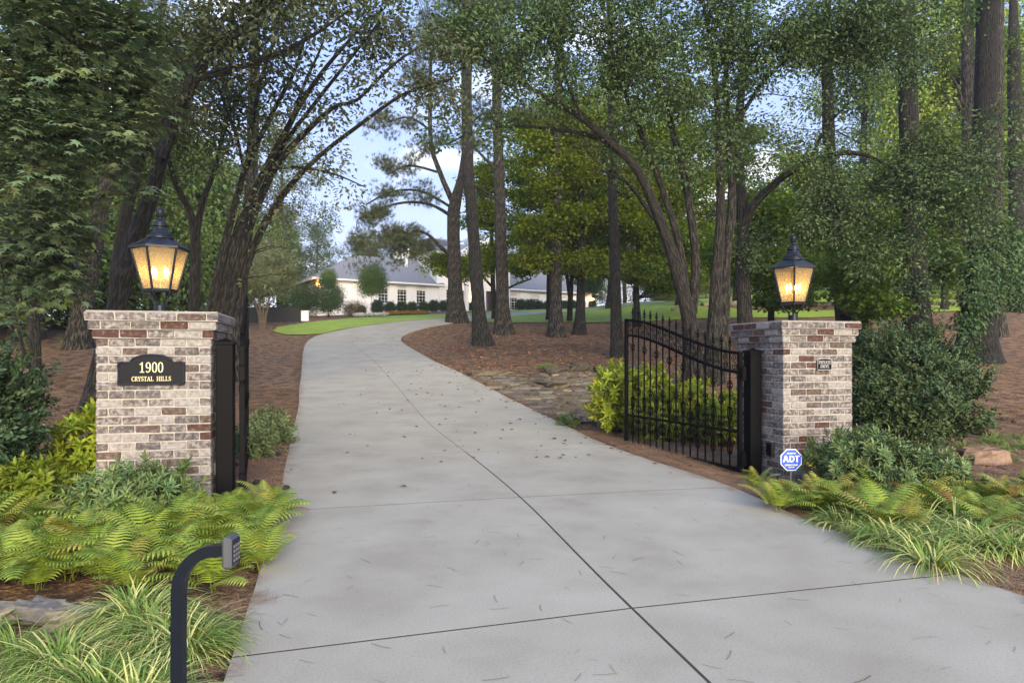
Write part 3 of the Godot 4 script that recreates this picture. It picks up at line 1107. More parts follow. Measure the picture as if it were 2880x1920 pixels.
func make_materials() -> void:
	# concrete: broad stains times fine speckle
	var stain := ntex(3, 0.012, 4, [[0.1, Color(0.575, 0.555, 0.502)], [0.45, Color(0.617, 0.6, 0.55)], [0.95, Color(0.657, 0.642, 0.594)]])
	var speck := ntex(4, 0.09, 4, [[0.0, Color(0.8, 0.79, 0.77)], [0.35, Color(0.95, 0.95, 0.94)], [1.0, Color(1, 1, 1)]])
	tri_mat("concrete", stain, 0.13, 0.85, speck, 0.15, speck, 1.3)
	var straw := ntex(5, 0.06, 5, [[0.0, Color(0.217, 0.152, 0.096)], [0.35, Color(0.399, 0.292, 0.198)], [0.62, Color(0.548, 0.424, 0.299)], [1.0, Color(0.776, 0.679, 0.508)]])
	var patch := ntex(6, 0.03, 5, [[0.25, Color(0.5, 0.46, 0.44)], [0.5, Color(0.84, 0.82, 0.8)], [0.75, Color(1, 1, 1)]])
	tri_mat("straw_ground", straw, 0.6, 0.95, straw, 4.0, patch, 0.17)
	var turf := ntex(8, 0.12, 4, [[0.0, Color(0.39, 0.49, 0.11)], [0.5, Color(0.55, 0.645, 0.2)], [1.0, Color(0.68, 0.76, 0.3)]])
	tri_mat("turf", turf, 0.6, 0.9, turf, 3.0, ntex(9, 0.02, 2, [[0.0, Color(0.82, 0.84, 0.8)], [1.0, Color(1, 1, 1)]]), 0.1)
	# bricks and mortar
	var kinds := {
		"white": [[0.0, Color(0.32, 0.295, 0.295)], [0.35, Color(0.46, 0.445, 0.445)], [1.0, Color(0.6, 0.595, 0.595)]],
		"mixed": [[0.15, Color(0.22, 0.182, 0.182)], [0.42, Color(0.35, 0.32, 0.322)], [0.62, Color(0.48, 0.465, 0.467)], [0.95, Color(0.6, 0.595, 0.595)]],
		"grey": [[0.15, Color(0.2, 0.18, 0.187)], [0.5, Color(0.315, 0.295, 0.302)], [0.75, Color(0.45, 0.44, 0.442)], [1.0, Color(0.56, 0.555, 0.555)]],
		"brown": [[0.15, Color(0.2, 0.15, 0.138)], [0.5, Color(0.29, 0.24, 0.228)], [0.8, Color(0.42, 0.39, 0.38)], [1.0, Color(0.54, 0.525, 0.52)]],
		"red": [[0.1, Color(0.18, 0.108, 0.095)], [0.55, Color(0.25, 0.155, 0.14)], [0.75, Color(0.34, 0.27, 0.258)], [1.0, Color(0.5, 0.48, 0.475)]]}
	var pit := ntex(20, 0.05, 4, [[0.0, Color.BLACK], [1.0, Color.WHITE]], 256)
	var i := 0
	for k in kinds:
		tri_mat("brick_" + k, ntex(21 + i, 0.022, 5, kinds[k], 512), 1.6, 0.9, pit, 0.5)
		i += 1
	tri_mat("mortar", ntex(28, 0.05, 4, [[0.0, Color(0.506, 0.492, 0.469)], [1.0, Color(0.626, 0.616, 0.593)]], 256), 1.5, 0.95, pit, 0.4)
	# bark
	var furrow := ntex(30, 0.014, 5, [[0.0, Color.BLACK], [1.0, Color.WHITE]])
	for q in [["bark_dark", [[0.38, Color(0.016, 0.014, 0.012)], [0.5, Color(0.085, 0.076, 0.066)], [0.62, Color(0.21, 0.193, 0.172)]]], ["bark_grey", [[0.38, Color(0.025, 0.022, 0.019)], [0.5, Color(0.13, 0.118, 0.105)], [0.62, Color(0.31, 0.287, 0.258)]]], ["bark_black", [[0.38, Color(0.01, 0.009, 0.008)], [0.5, Color(0.05, 0.046, 0.041)], [0.62, Color(0.13, 0.121, 0.11)]]], ["bark_tan", [[0.0, Color(0.34, 0.3, 0.25)], [1.0, Color(0.56, 0.51, 0.44)]]]]:
		var m := mat(q[0], Color.WHITE, 0.9)
		m.albedo_texture = ntex(30, 0.014, 5, q[1])
		m.heightmap_enabled = true
		m.heightmap_texture = furrow
		m.heightmap_scale = 9.0
	# stone
	var st := ntex(35, 0.03, 5, [[0.0, Color(0.2, 0.18, 0.14)], [0.5, Color(0.34, 0.305, 0.245)], [1.0, Color(0.48, 0.44, 0.36)]])
	tri_mat("stone_olive", st, 0.8, 0.9, st, 1.2)
	tri_mat("stone_grey", ntex(36, 0.03, 5, [[0.0, Color(0.25, 0.24, 0.225)], [1.0, Color(0.5, 0.48, 0.45)]]), 0.8, 0.9, st, 1.2)
	tri_mat("stone_pale", ntex(37, 0.03, 5, [[0.0, Color(0.36, 0.34, 0.28)], [1.0, Color(0.56, 0.53, 0.45)]]), 0.8, 0.9, st, 0.8)
	tri_mat("stone_pink", ntex(38, 0.03, 5, [[0.0, Color(0.4, 0.32, 0.27)], [1.0, Color(0.56, 0.47, 0.4)]]), 0.8, 0.9, st, 0.8)
	tri_mat("stone_dark", ntex(39, 0.03, 5, [[0.0, Color(0.14, 0.13, 0.11)], [1.0, Color(0.36, 0.34, 0.29)]]), 0.8, 0.9, st, 1.2)
	# metal, glass, paint
	var lm := mat("lantern_metal", lin(0.012, 0.015, 0.024), 0.38, 0.25)
	lm.clearcoat_enabled = true
	lm.clearcoat = 0.15
	lm.clearcoat_roughness = 0.3
	mat("gate_iron", lin(0.005, 0.005, 0.006), 0.42, 0.1)
	mat("plaque_black", lin(0.005, 0.006, 0.01), 0.45)
	mat("plaque_rim", lin(0.014, 0.018, 0.032), 0.4)
	mat("gold_letter", lin(0.62, 0.55, 0.32), 0.5)
	mat("silver_letter", lin(0.42, 0.42, 0.44), 0.45)
	mat("sign_blue", lin(0.012, 0.07, 0.56), 0.4)
	mat("sign_white", lin(0.75, 0.76, 0.8), 0.5)
	mat("brass", lin(0.35, 0.24, 0.1), 0.4, 0.4)
	mat("candle_sleeve", lin(0.7, 0.6, 0.42), 0.6)
	for k in ["gate_iron", "plaque_black", "plaque_rim", "lantern_metal"]: mats[k].metallic_specular = 0.22
	mats["gate_iron"].metallic_specular = 0.14
	mats["gate_iron"].roughness = 0.5
	mats["gate_iron"].metallic = 0.0
	var gl := mat("amber_glass", lin(0.5, 0.41, 0.25), 0.3)
	gl.albedo_color.a = 0.3
	gl.transparency = BaseMaterial3D.TRANSPARENCY_ALPHA
	gl.backlight_enabled = true
	gl.backlight = Color(0.8, 0.7, 0.52)
	var fl := mat("flame", Color(1, 0.9, 0.7), 0.5)
	fl.emission_enabled = true
	fl.emission = Color(1.0, 0.8, 0.48)
	fl.emission_energy_multiplier = 10.0
	var pk := mat("post_black", lin(0.006, 0.009, 0.016), 0.4, 0.1)
	pk.clearcoat_enabled = true
	pk.clearcoat = 0.1
	pk.metallic_specular = 0.25
	mat("keypad_grey", lin(0.06, 0.065, 0.075), 0.45)
	mat("key_grey", lin(0.1, 0.1, 0.11), 0.5)
	mat("white_trim", lin(0.74, 0.75, 0.76), 0.6)
	tri_mat("white_brick", ntex(50, 0.08, 3, [[0.0, Color(0.88, 0.885, 0.9)], [1.0, Color(0.94, 0.942, 0.95)]], 256), 1.0, 0.8)
	var dg := mat("dark_glass", lin(0.02, 0.016, 0.016), 0.08)
	dg.metallic_specular = 0.6
	tri_mat("shingle", ntex(51, 0.12, 3, [[0.0, Color(0.36, 0.37, 0.39)], [1.0, Color(0.58, 0.59, 0.62)]], 256), 0.7, 0.9)
	mat("joint_dirt", lin(0.035, 0.03, 0.024), 0.95)
	mat("step_brick", lin(0.2, 0.085, 0.06), 0.9)
	mat("mesh_black", lin(0.012, 0.014, 0.016), 0.8)
	mat("car_white", lin(0.72, 0.73, 0.74), 0.3)
	mat("tyre", lin(0.015, 0.015, 0.015), 0.8)
	mat("plastic_black", lin(0.012, 0.012, 0.014), 0.5)
	var lit := mat("porch_bulb", Color(1, 0.8, 0.5), 0.5)
	lit.emission_enabled = true
	lit.emission = Color(1.0, 0.62, 0.3)
	lit.emission_energy_multiplier = 4.0
	var ww := mat("dry_straw", Color.WHITE, 0.85)
	ww.vertex_color_use_as_albedo = true
	for k in ["oval", "vine", "needle", "far", "farneedle", "tiny", "feather"]: leafy("leaf_" + k, 0.6, Color(0.5, 0.6, 0.18))
	leafy("leaf_star", 0.45, Color(0.3, 0.36, 0.2))
	leafy("leaf_maple", 0.5, Color(0.85, 1.0, 0.2))
	leafy("leaf_whorl", 0.42, Color(0.2, 0.26, 0.12))
	leafy("leaf_anise", 0.42, Color(0.5, 0.6, 0.15))
	leafy("leaf_glossy", 0.32, Color(0.2, 0.26, 0.1))
	leafy("leaf_fern", 0.5, Color(0.45, 0.55, 0.15))
	leafy("leaf_blade", 0.42, Color(0.4, 0.46, 0.15))
	leafy("petal", 0.6, Color(0.4, 0.4, 0.3))
	for v in 4:
		var s := Shape.new()
		bevel_box(s, V(0, 0, 0), V(BRICK, 0.067, DEEP), 0.006, 0.0035)
		brick_meshes.append(s.mesh())

func axis(a: float, fine: float, mid: float, far: float, step_far: float) -> PackedFloat32Array:
	var out := PackedFloat32Array()
	var x := a
	while x < far:
		out.append(x)
		x += fine if x >= a and x < mid else step_far * (1.0 + absf(x - mid) / 60.0)
	out.append(far)
	return out

func build_ground() -> void:
	var s := Shape.new()
	var pos := axis(0, 0.6, 26, 320, 2.5)
	var xs := PackedFloat32Array()
	for k in range(pos.size() - 1, 0, -1): xs.append(-pos[k])
	xs.append_array(pos)
	var ds := axis(-14, 0.6, 62, 420, 3.0)
	var w := xs.size()
	for d in ds:
		for x in xs: s.vert(G(x, d), gn(x, -d))
	for j in ds.size() - 1:
		for i in w - 1:
			var a := j * w + i
			s.face(a, a + 1, a + w + 1)
			s.face(a, a + w + 1, a + w)
	tag(part("ground", s.mesh(), mats["straw_ground"]), "brown pine straw ground rising toward the white house", "", "", "structure")
	var P := func(a: Array) -> PackedVector2Array:
		var o := PackedVector2Array()
		for k in range(0, a.size(), 2): o.append(Vector2(a[k], a[k + 1]))
		return o
	var lawns := [
		["bright green lawn strip curving along the outer edge of the driveway bend", P.call([-12.0, 34.5, -11.2, 31.6, -10.2, 30.6, -9.6, 31.2, -9.0, 32.0, -8.6, 33.8, -7.2, 36.3, -5.3, 38.9, -3.9, 40.6, -1.2, 44.4, 2.2, 47.3, 6.0, 49.4, 14.0, 50.5, 14.0, 53.0, 4.0, 51.8, -2.0, 47.6, -5.6, 45.6, -8.2, 44.4, -9.4, 42.0, -10.2, 39.5, -11.2, 37.2])],
		["bright green lawn beyond the straw mound in front of the right house wing", P.call([-2.7, 37.6, 0.2, 37.0, 3.0, 37.3, 5.6, 36.8, 8.4, 33.2, 10.6, 30.6, 13.0, 30.2, 15.6, 31.0, 19.0, 32.4, 26.0, 34.4, 26.0, 37.6, 19.5, 34.6, 15.4, 33.3, 12.0, 33.4, 10.4, 36.0, 12.0, 44.0, 15.0, 47.6, 10.0, 47.9, 6.2, 47.4, 2.9, 45.5, 0.4, 42.8, -1.7, 39.7])],
		["sunlit lawn on the hillside beyond the straw beds", P.call([13.0, 43.0, 20.0, 41.0, 27.0, 42.0, 36.0, 42.0, 50.0, 44.0, 110.0, 70.0, 110.0, 130.0, 30.0, 130.0, 16.0, 70.0])]]
	for l in lawns: tag(part("lawn", sheet(l[1], 0.035, 0.9), mats["turf"]), l[0], "", "", "structure")

const ROWS := [[0.35, -3.0, 2.35, -2.5, 5.6, -1.6], [-0.6, 0.25, 1.35, 0.75, 3.95, 1.45], [-1.29, 3.12, 0.66, 3.72, 2.84, 4.3], [-2.1, 6.0, 0.08, 6.58, 2.32, 7.1], [-3.0, 9.0, -0.65, 9.5, 1.5, 9.95], [-3.87, 11.95, -1.5, 12.4, 0.87, 12.75], [-4.68, 14.8, -2.3, 15.3, 0.05, 15.7], [-5.55, 17.6, -3.1, 18.2, -0.75, 18.45], [-6.4, 20.5, -4.0, 21.1, -1.65, 21.1], [-7.25, 23.3, -4.95, 24.0, -2.75, 23.8], [-8.1, 26.2, -6.0, 26.8, -3.85, 26.8], [-8.75, 28.9, -7.0, 29.5, -4.8, 29.5], [-8.95, 31.4, -7.1, 31.5, -5.1, 31.4], [-8.35, 33.9, -6.7, 33.4, -4.85, 33.1], [-7.0, 36.3, -5.6, 35.5, -4.2, 35.0], [-5.2, 38.8, -4.0, 37.8, -3.1, 36.9], [-3.7, 40.7, -2.6, 39.7, -1.75, 39.2], [-1.2, 44.2, -0.4, 43.4, 0.3, 42.7], [2.3, 47.2, 2.6, 46.4, 2.9, 45.6], [6.0, 49.3, 6.1, 48.4, 6.2, 47.5], [11.0, 50.2, 11.0, 49.1, 11.0, 48.0]]
func edge_at(col: int, t: float) -> Vector2:   # Catmull-Rom along a column of ROWS
	var i := clampi(int(t), 0, ROWS.size() - 2)
	var f := t - i
	var p := []
	for k in [-1, 0, 1, 2]:
		var r: Array = ROWS[clampi(i + k, 0, ROWS.size() - 1)]
		p.append(Vector2(r[col * 2], r[col * 2 + 1]))
	return 0.5 * (2.0 * p[1] + (p[2] - p[0]) * f + (2.0 * p[0] - 5.0 * p[1] + 4.0 * p[2] - p[3]) * f * f + (3.0 * p[1] - p[0] - 3.0 * p[2] + p[3]) * f * f * f)
func on_drive(x: float, d: float, grow := 0.0) -> bool:
	for k in range(0, 80):
		var t := k * 0.25
		var a := edge_at(0, t)
		var b := edge_at(2, t)
		var c := edge_at(2, t + 0.25)
		var e := edge_at(0, t + 0.25)
		if grow != 0.0:
			var o := (b - a).normalized() * grow
			a -= o; e -= o; b += o; c += o
		if Geometry2D.is_point_in_polygon(Vector2(x, d), PackedVector2Array([a, b, c, e])): return true
	return false

func build_drive() -> void:
	var t := thing("driveway", "pale concrete driveway of jointed slabs curving up to the white house", "")
	t.set_meta("kind", "structure")
	var top := 0.04
	for r in ROWS.size() - 1:
		for half in 2:
			var s := Shape.new()
			var nl := 6
			var nw := 4
			var gap := 0.009 if r < 4 else 0.005
			var grid := []
			for i in nl + 1:
				var f := float(i) / nl
				var tt := r + f
				var a := edge_at(half, tt)
				var b := edge_at(half + 1, tt)
				var nx := edge_at(half, minf(r + 1.0, tt + 0.02)) - edge_at(half, maxf(r, tt - 0.02))
				var along := nx.normalized()
				var shift := along * (gap if i == 0 else -gap if i == nl else 0.0)
				for j in nw + 1:
					var g := float(j) / nw
					var p := a.lerp(b, g) + shift
					if half == 0 and j == nw: p -= (b - a).normalized() * gap
					if half == 1 and j == 0: p += (b - a).normalized() * gap
					if half == 0 and j == 0: p += (b - a).normalized() * 0.012 * rough_noise.get_noise_2d(tt * 60.0, 3.0)
					if half == 1 and j == nw: p += (b - a).normalized() * 0.012 * rough_noise.get_noise_2d(tt * 60.0, 9.0)
					grid.append(p)
			for p in grid: s.vert(G(p.x, p.y, top), gn(p.x, -p.y))
			for i in nl:
				for j in nw:
					var a := i * (nw + 1) + j
					s.face(a, a + 1, a + nw + 2)
					s.face(a, a + nw + 2, a + nw + 1)
			var rim := []
			for j in nw + 1: rim.append(grid[j])
			for i in range(1, nl + 1): rim.append(grid[i * (nw + 1) + nw])
			for j in range(nw - 1, -1, -1): rim.append(grid[nl * (nw + 1) + j])
			for i in range(nl - 1, 0, -1): rim.append(grid[i * (nw + 1)])
			var mid: Vector2 = (grid[0] + grid[-1]) * 0.5
			for i in rim.size():
				var a: Vector2 = rim[i]
				var b: Vector2 = rim[(i + 1) % rim.size()]
				var o := (a + b) * 0.5 - mid
				s.out_quad(G(a.x, a.y, top), G(b.x, b.y, top), G(b.x, b.y, -0.12), G(a.x, a.y, -0.12), V(o.x, 0, -o.y))
			part("slab", s.mesh(), mats["concrete"], t)
		# dirt filled joints: along the middle and across the end of this row
		var js := Shape.new()
		var g2 := 0.0085 if r < 4 else 0.0055
		for i in 6:
			var a := edge_at(1, r + i / 6.0)
			var b := edge_at(1, r + (i + 1) / 6.0)
			var o := (b - a).orthogonal().normalized() * g2
			js.out_quad(G(a.x - o.x, a.y - o.y, 0.039), G(b.x - o.x, b.y - o.y, 0.039), G(b.x + o.x, b.y + o.y, 0.039), G(a.x + o.x, a.y + o.y, 0.039), Vector3.UP)
		for half in 2:
			for i in 4:
				var a := edge_at(half, r + 1.0).lerp(edge_at(half + 1, r + 1.0), i / 4.0)
				var b := edge_at(half, r + 1.0).lerp(edge_at(half + 1, r + 1.0), (i + 1) / 4.0)
				var o := (b - a).orthogonal().normalized() * g2
				js.out_quad(G(a.x - o.x, a.y - o.y, 0.0392), G(b.x - o.x, b.y - o.y, 0.0392), G(b.x + o.x, b.y + o.y, 0.0392), G(a.x + o.x, a.y + o.y, 0.0392), Vector3.UP)
		part("joint_filler", js.mesh(), mats["joint_dirt"], t)

func build_house() -> void:
	var gy := 4.2
	var t := thing("white_house", "long white painted brick house with grey hip roofs behind the lawn", "house", V(-14.4, gy, -50.0), deg_to_rad(31))
	var s := Shape.new()
	var wb: Material = mats["white_brick"]
	var wins := []
	for x in [5.1, 6.66, 8.29]: wins.append([x, 1.12, 0.86, 1.5])
	wall_open(s, 0, 9.8, -1.4, 2.72, 0, 0.24, wins)
	box(s, V(0.12, 0.66, -4.0), V(0.24, 4.12, 7.5))
	box(s, V(4.9, 0.66, -7.88), V(9.8, 4.12, 0.24))
	part("wing_wall", s.mesh(), wb, t)
	for q in wins: house_window(t, q[0], q[1], q[2], q[3], 0, true)
	s = Shape.new()
	for i in 62: box(s, V(0.15 + i * 0.155, 2.66, 0.02), V(0.075, 0.1, 0.04))
	part("dentil_course", s.mesh(), wb, t)
	s = Shape.new()
	box(s, V(4.9, 2.76, 0.36), V(10.7, 0.13, 0.12)); box(s, V(-0.42, 2.76, -3.9), V(0.12, 0.13, 8.6))
	part("gutter", s.mesh(), mats["white_trim"], t)
	part("downspout", box_mesh(V(0.09, 3.9, 0.09), 0.01, V(3.0, 0.76, 0.06)), mats["white_trim"], t)
	s = Shape.new()
	hip_roof(s, 0, 9.8, -8, 0, 2.8, 2.5, 0.42, false, true)
	part("roof", s.mesh(), mats["shingle"], t)
	# main block
	s = Shape.new()
	var mw := [[10.85, 1.0, 0.86, 1.5], [12.05, 1.0, 0.5, 1.5], [14.4, 0.32, 1.0, 2.2]]
	wall_open(s, 9.8, 16.4, -1.0, 5.6, 0.12, 0.24, mw)
	box(s, V(8.0, 3.0, -2.6), V(0.24, 6.0, 0.3)); box(s, V(9.68, 4.2, -5.0), V(0.24, 3.0, 10.4)); box(s, V(16.3, 4.2, -5.0), V(0.24, 3.0, 10.4)); box(s, V(13.0, 4.2, -10.2), V(6.8, 3.0, 0.24))
	part("main_wall", s.mesh(), wb, t)
	house_window(t, 10.85, 1.0, 0.86, 1.5, 0.12, false)
	house_window(t, 12.05, 1.0, 0.5, 1.5, 0.12, false)
	var dr := part("door", box_mesh(V(0.96, 2.16, 0.06), 0.01, V(14.4, 1.4, -0.06)), mats["dark_glass"], t)
	part("door_frame", box_mesh(V(0.12, 2.3, 0.16), 0.01, V(13.84, 1.45, 0.16)), mats["white_trim"], dr)
	part("door_frame", box_mesh(V(0.12, 2.3, 0.16), 0.01, V(14.96, 1.45, 0.16)), mats["white_trim"], dr)
	for k in 6:
		part("quoin", box_mesh(V(0.62 if k % 2 else 0.5, 0.42, 0.06), 0.01, V(10.1, 0.3 + k * 0.47, 0.155)), wb, t)
	for x in [11.6, 13.2, 15.5]:
		s = Shape.new()
		lathe_at(s, [Vector2(0.26, 0.2), Vector2(0.26, 0.34), Vector2(0.2, 0.4), Vector2(0.17, 4.6), Vector2(0.24, 4.75), Vector2(0.24, 4.9)], V(x, 0, 1.5))
		part("portico_column", s.mesh(), mats["white_trim"], t)
	s = Shape.new()
	box(s, V(13.5, 5.1, 0.9), V(5.0, 0.42, 1.9))
	prism(s, PackedVector2Array([Vector2(10.9, 5.32), Vector2(16.1, 5.32), Vector2(13.5, 6.7)]), 0.2, 1.9)
	part("portico_pediment", s.mesh(), mats["white_trim"], t)
	for k in 4: part("entry_step", box_mesh(V(3.2, 0.17, 0.4), 0.01, V(14.4, 0.25 - k * 0.17, 2.0 + k * 0.36)), mats["step_brick"], t)
	part("porch_floor", box_mesh(V(5.0, 0.4, 1.9), 0.02, V(13.5, 0.12, 0.95)), mats["step_brick"], t)
	s = Shape.new()
	hip_roof(s, 9.8, 16.4, -10.3, 0.0, 5.66, 1.9, 0.5)
	var mr := part("roof", s.mesh(), mats["shingle"], t)
	s = Shape.new()
	box(s, V(8.9, 5.2, -6.0), V(1.3, 3.8, 0.8)); box(s, V(8.9, 7.13, -6.0), V(1.46, 0.16, 0.96))
	part("chimney", s.mesh(), wb, mr)
	# right wing
	s = Shape.new()
	var rw := []
	for x in [16.95, 19.2, 22.4]: rw.append([x, 1.0, 0.9, 1.4])
	wall_open(s, 16.4, 25.5, -1.0, 2.72, 0.0, 0.24, rw)
	box(s, V(25.38, 0.8, -4.0), V(0.24, 3.8, 7.5)); box(s, V(21, 0.8, -7.9), V(9, 3.8, 0.24))
	part("wing_wall", s.mesh(), wb, t)
	for q in rw: house_window(t, q[0], q[1], q[2], q[3], 0, true)
	part("pilaster", box_mesh(V(0.7, 3.2, 0.12), 0.01, V(17.9, 1.0, 0.06)), wb, t)
	part("gutter", box_mesh(V(9.6, 0.13, 0.12), 0.01, V(21.2, 2.76, 0.36)), mats["white_trim"], t)
	s = Shape.new()
	hip_roof(s, 16.4, 25.5, -8, 0, 2.8, 2.5, 0.42, true, false)
	part("roof", s.mesh(), mats["shingle"], t)
	for q in [[-0.06, 2.35, 0.12], [25.6, 2.3, 0.12], [12.6, 1.9, 0.5]]:
		s = Shape.new()
		lathe_at(s, [Vector2(0, -0.1), Vector2(0.07, -0.06), Vector2(0.09, 0.04), Vector2(0.04, 0.1), Vector2(0, 0.1)], V(q[0], q[1], q[2]))
		part("wall_lamp", s.mesh(), mats["porch_bulb"], t)
		var l := OmniLight3D.new()
		l.name = "wall_lamp_light"
		l.light_color = Color(1.0, 0.7, 0.4)
		l.light_energy = 0.12
		l.light_size = 0.05
		l.omni_range = 20.0
		l.omni_attenuation = 2.0
		l.shadow_enabled = true
		l.position = V(q[0], q[1], q[2])
		t.add_child(l, true)

func build_far_things() -> void:
	# neighbour house among the trees
	var t := thing("distant_house", "grey roofed house glimpsed far off between the multi stem trunks", "house", G(26.0, 88.0), -0.2)
	var s := Shape.new()
	wall_open(s, -6, 6, -1, 2.8, 4, 0.25, [[-3.5, 0.8, 1.2, 1.4], [3.0, 0.8, 1.2, 1.4]])
	box(s, V(-5.88, 0.9, 0), V(0.24, 3.8, 7.5)); box(s, V(5.88, 0.9, 0), V(0.24, 3.8, 7.5)); box(s, V(0, 0.9, -3.88), V(12, 3.8, 0.24))
	part("wall", s.mesh(), mats["step_brick"], t)
	house_window(t, -3.5, 0.8, 1.2, 1.4, 4, false)
	house_window(t, 3.0, 0.8, 1.2, 1.4, 4, false)
	s = Shape.new()
	hip_roof(s, -6, 6, -4, 4, 2.85, 2.6)
	part("roof", s.mesh(), mats["shingle"], t)
	# white van
	t = thing("white_van", "white van parked far off on the hillside lawn beside the lit lantern", "van", G(33.6, 74.0, 0.0), 0.25)
	s = Shape.new()
	var side := PackedVector2Array([Vector2(-2.4, 0.35), Vector2(2.35, 0.35), Vector2(2.45, 0.8), Vector2(2.3, 1.05), Vector2(1.55, 1.2), Vector2(1.0, 1.9), Vector2(-2.3, 1.95), Vector2(-2.45, 1.6)])
	prism(s, side, -0.9, 0.9)
	part("body", s.mesh(), mats["car_white"], t)
	for q in [[-1.6, 1.0], [-0.5, 0.9], [0.55, 0.85]]: part("window", box_mesh(V(q[1], 0.5, 0.02), 0, V(q[0], 1.5, 0.905)), mats["dark_glass"], t)
	part("windscreen", box_mesh(V(0.02, 0.75, 1.5), 0, V(0, 0, 0)), mats["dark_glass"], t).transform = Transform3D(Basis(Vector3.BACK, 0.67), V(1.3, 1.56, 0))
	for x in [-1.5, 1.5]:
		for z in [-0.82, 0.82]:
			s = Shape.new()
			lathe(s, [Vector2(0, -0.12), Vector2(0.33, -0.12), Vector2(0.35, 0.0), Vector2(0.33, 0.12), Vector2(0, 0.12)], 18)
			var w := part("wheel", s.mesh(), mats["tyre"], t)
			w.transform = Transform3D(Basis(Vector3.RIGHT, PI / 2), V(x, 0.35, z))
	for z in [-0.6, 0.6]: part("headlight", box_mesh(V(0.04, 0.16, 0.3), 0.01, V(2.43, 0.86, z)), mats["keypad_grey"], t)
	# black yard fence on the right of the house
	fence("yard_fence", "black metal yard fence running past the end of the white house", 7.6, 53.5, 19.0, 56.0, 12, 1.25, false)
	fence("screen_fence", "dark mesh screened fence behind the clump of tan stems", -17.5, 36.5, -11.8, 37.6, 5, 0.85, true)
	t = thing("low_white_wall", "short white wall beside the dark screened fence", "wall", G(-12.6, 38.6), 0.1)
	part("wall_body", box_mesh(V(1.9, 0.62, 0.25), 0.02, V(0, 0.2, 0)), mats["white_brick"], t)
	part("coping", box_mesh(V(2.0, 0.07, 0.34), 0.015, V(0, 0.545, 0)), mats["white_trim"], t)
	# low stone retaining edge on the right slope
	t = thing("stone_border", "low rough stone border along the upper straw bed on the slope", "stone border", G(16.0, 37.5))
	for k in 34:
		var x := 9.0 + k * 0.52
		var d := 37.2 - 0.02 * (x - 16.0) * (x - 16.0) * 0.3 + rnd(-.1, .1)
		var o := part("stone", rock_mesh(V(0.3, 0.16, 0.22), k * 3.1, 0.8) if k < 5 else (t.get_child(k % 5) as MeshInstance3D).mesh, mats["stone_grey" if k % 3 else "stone_pale"], t)
		o.transform = Transform3D(Basis(Vector3.UP, rnd(0, TAU)), G(x, d, 0.06) - t.position)
	boulder("broad brown boulder lying on the grass strip beyond the lit lantern", 8.3, 27.0, V(0.8, 0.3, 0.45), "stone_pink")

func fence(called: String, label: String, x0: float, d0: float, x1: float, d1: float, n: int, h: float, screen: bool) -> void:
	var t := thing(called, label, "fence", G(x0, d0))
	var o := t.position
	for k in n:
		var f := float(k) / (n - 1)
		part("post", box_mesh(V(0.07, h + 0.35, 0.07)), mats["mesh_black"], t).position = G(lerpf(x0, x1, f), lerpf(d0, d1, f), h / 2 - 0.12) - o
	var rails := Shape.new()
	for k in n - 1:
		var a := G(lerpf(x0, x1, float(k) / (n - 1)), lerpf(d0, d1, float(k) / (n - 1))) - o
		var b := G(lerpf(x0, x1, (k + 1.0) / (n - 1)), lerpf(d0, d1, (k + 1.0) / (n - 1))) - o
		for y in [0.12, h - 0.06]: line(rails, [a + V(0, y, 0), b + V(0, y, 0)], 0.022, 4)
		if screen:
			var s := Shape.new()
			s.out_quad(a + V(0, 0.02, 0.02), b + V(0, 0.02, 0.02), b + V(0, h, 0.02), a + V(0, h, 0.02), Vector3.BACK)
			s.out_quad(a + V(0, 0.02, 0.01), b + V(0, 0.02, 0.01), b + V(0, h, 0.01), a + V(0, h, 0.01), Vector3.FORWARD)
			part("screen", s.mesh(), mats["mesh_black"], t)
		else:
			var s := Shape.new()
			for q in 9:
				var p := a.lerp(b, (q + 1) / 10.0)
				line(s, [p, p + V(0, h, 0)], 0.012, 4)
			part("picket_panel", s.mesh(), mats["mesh_black"], t).set_meta("kind", "stuff")
	part("rails", rails.mesh(), mats["mesh_black"], t).set_meta("kind", "stuff")

func boulder(label: String, x: float, d: float, r: Vector3, m: String) -> void:
	var o := part("boulder", rock_mesh(r, x * 3.7 + d, 0.75), mats[m])
	o.position = G(x, d, r.y * 0.35)
	o.rotation.y = rnd(0, TAU)
	tag(o, label, "boulder")

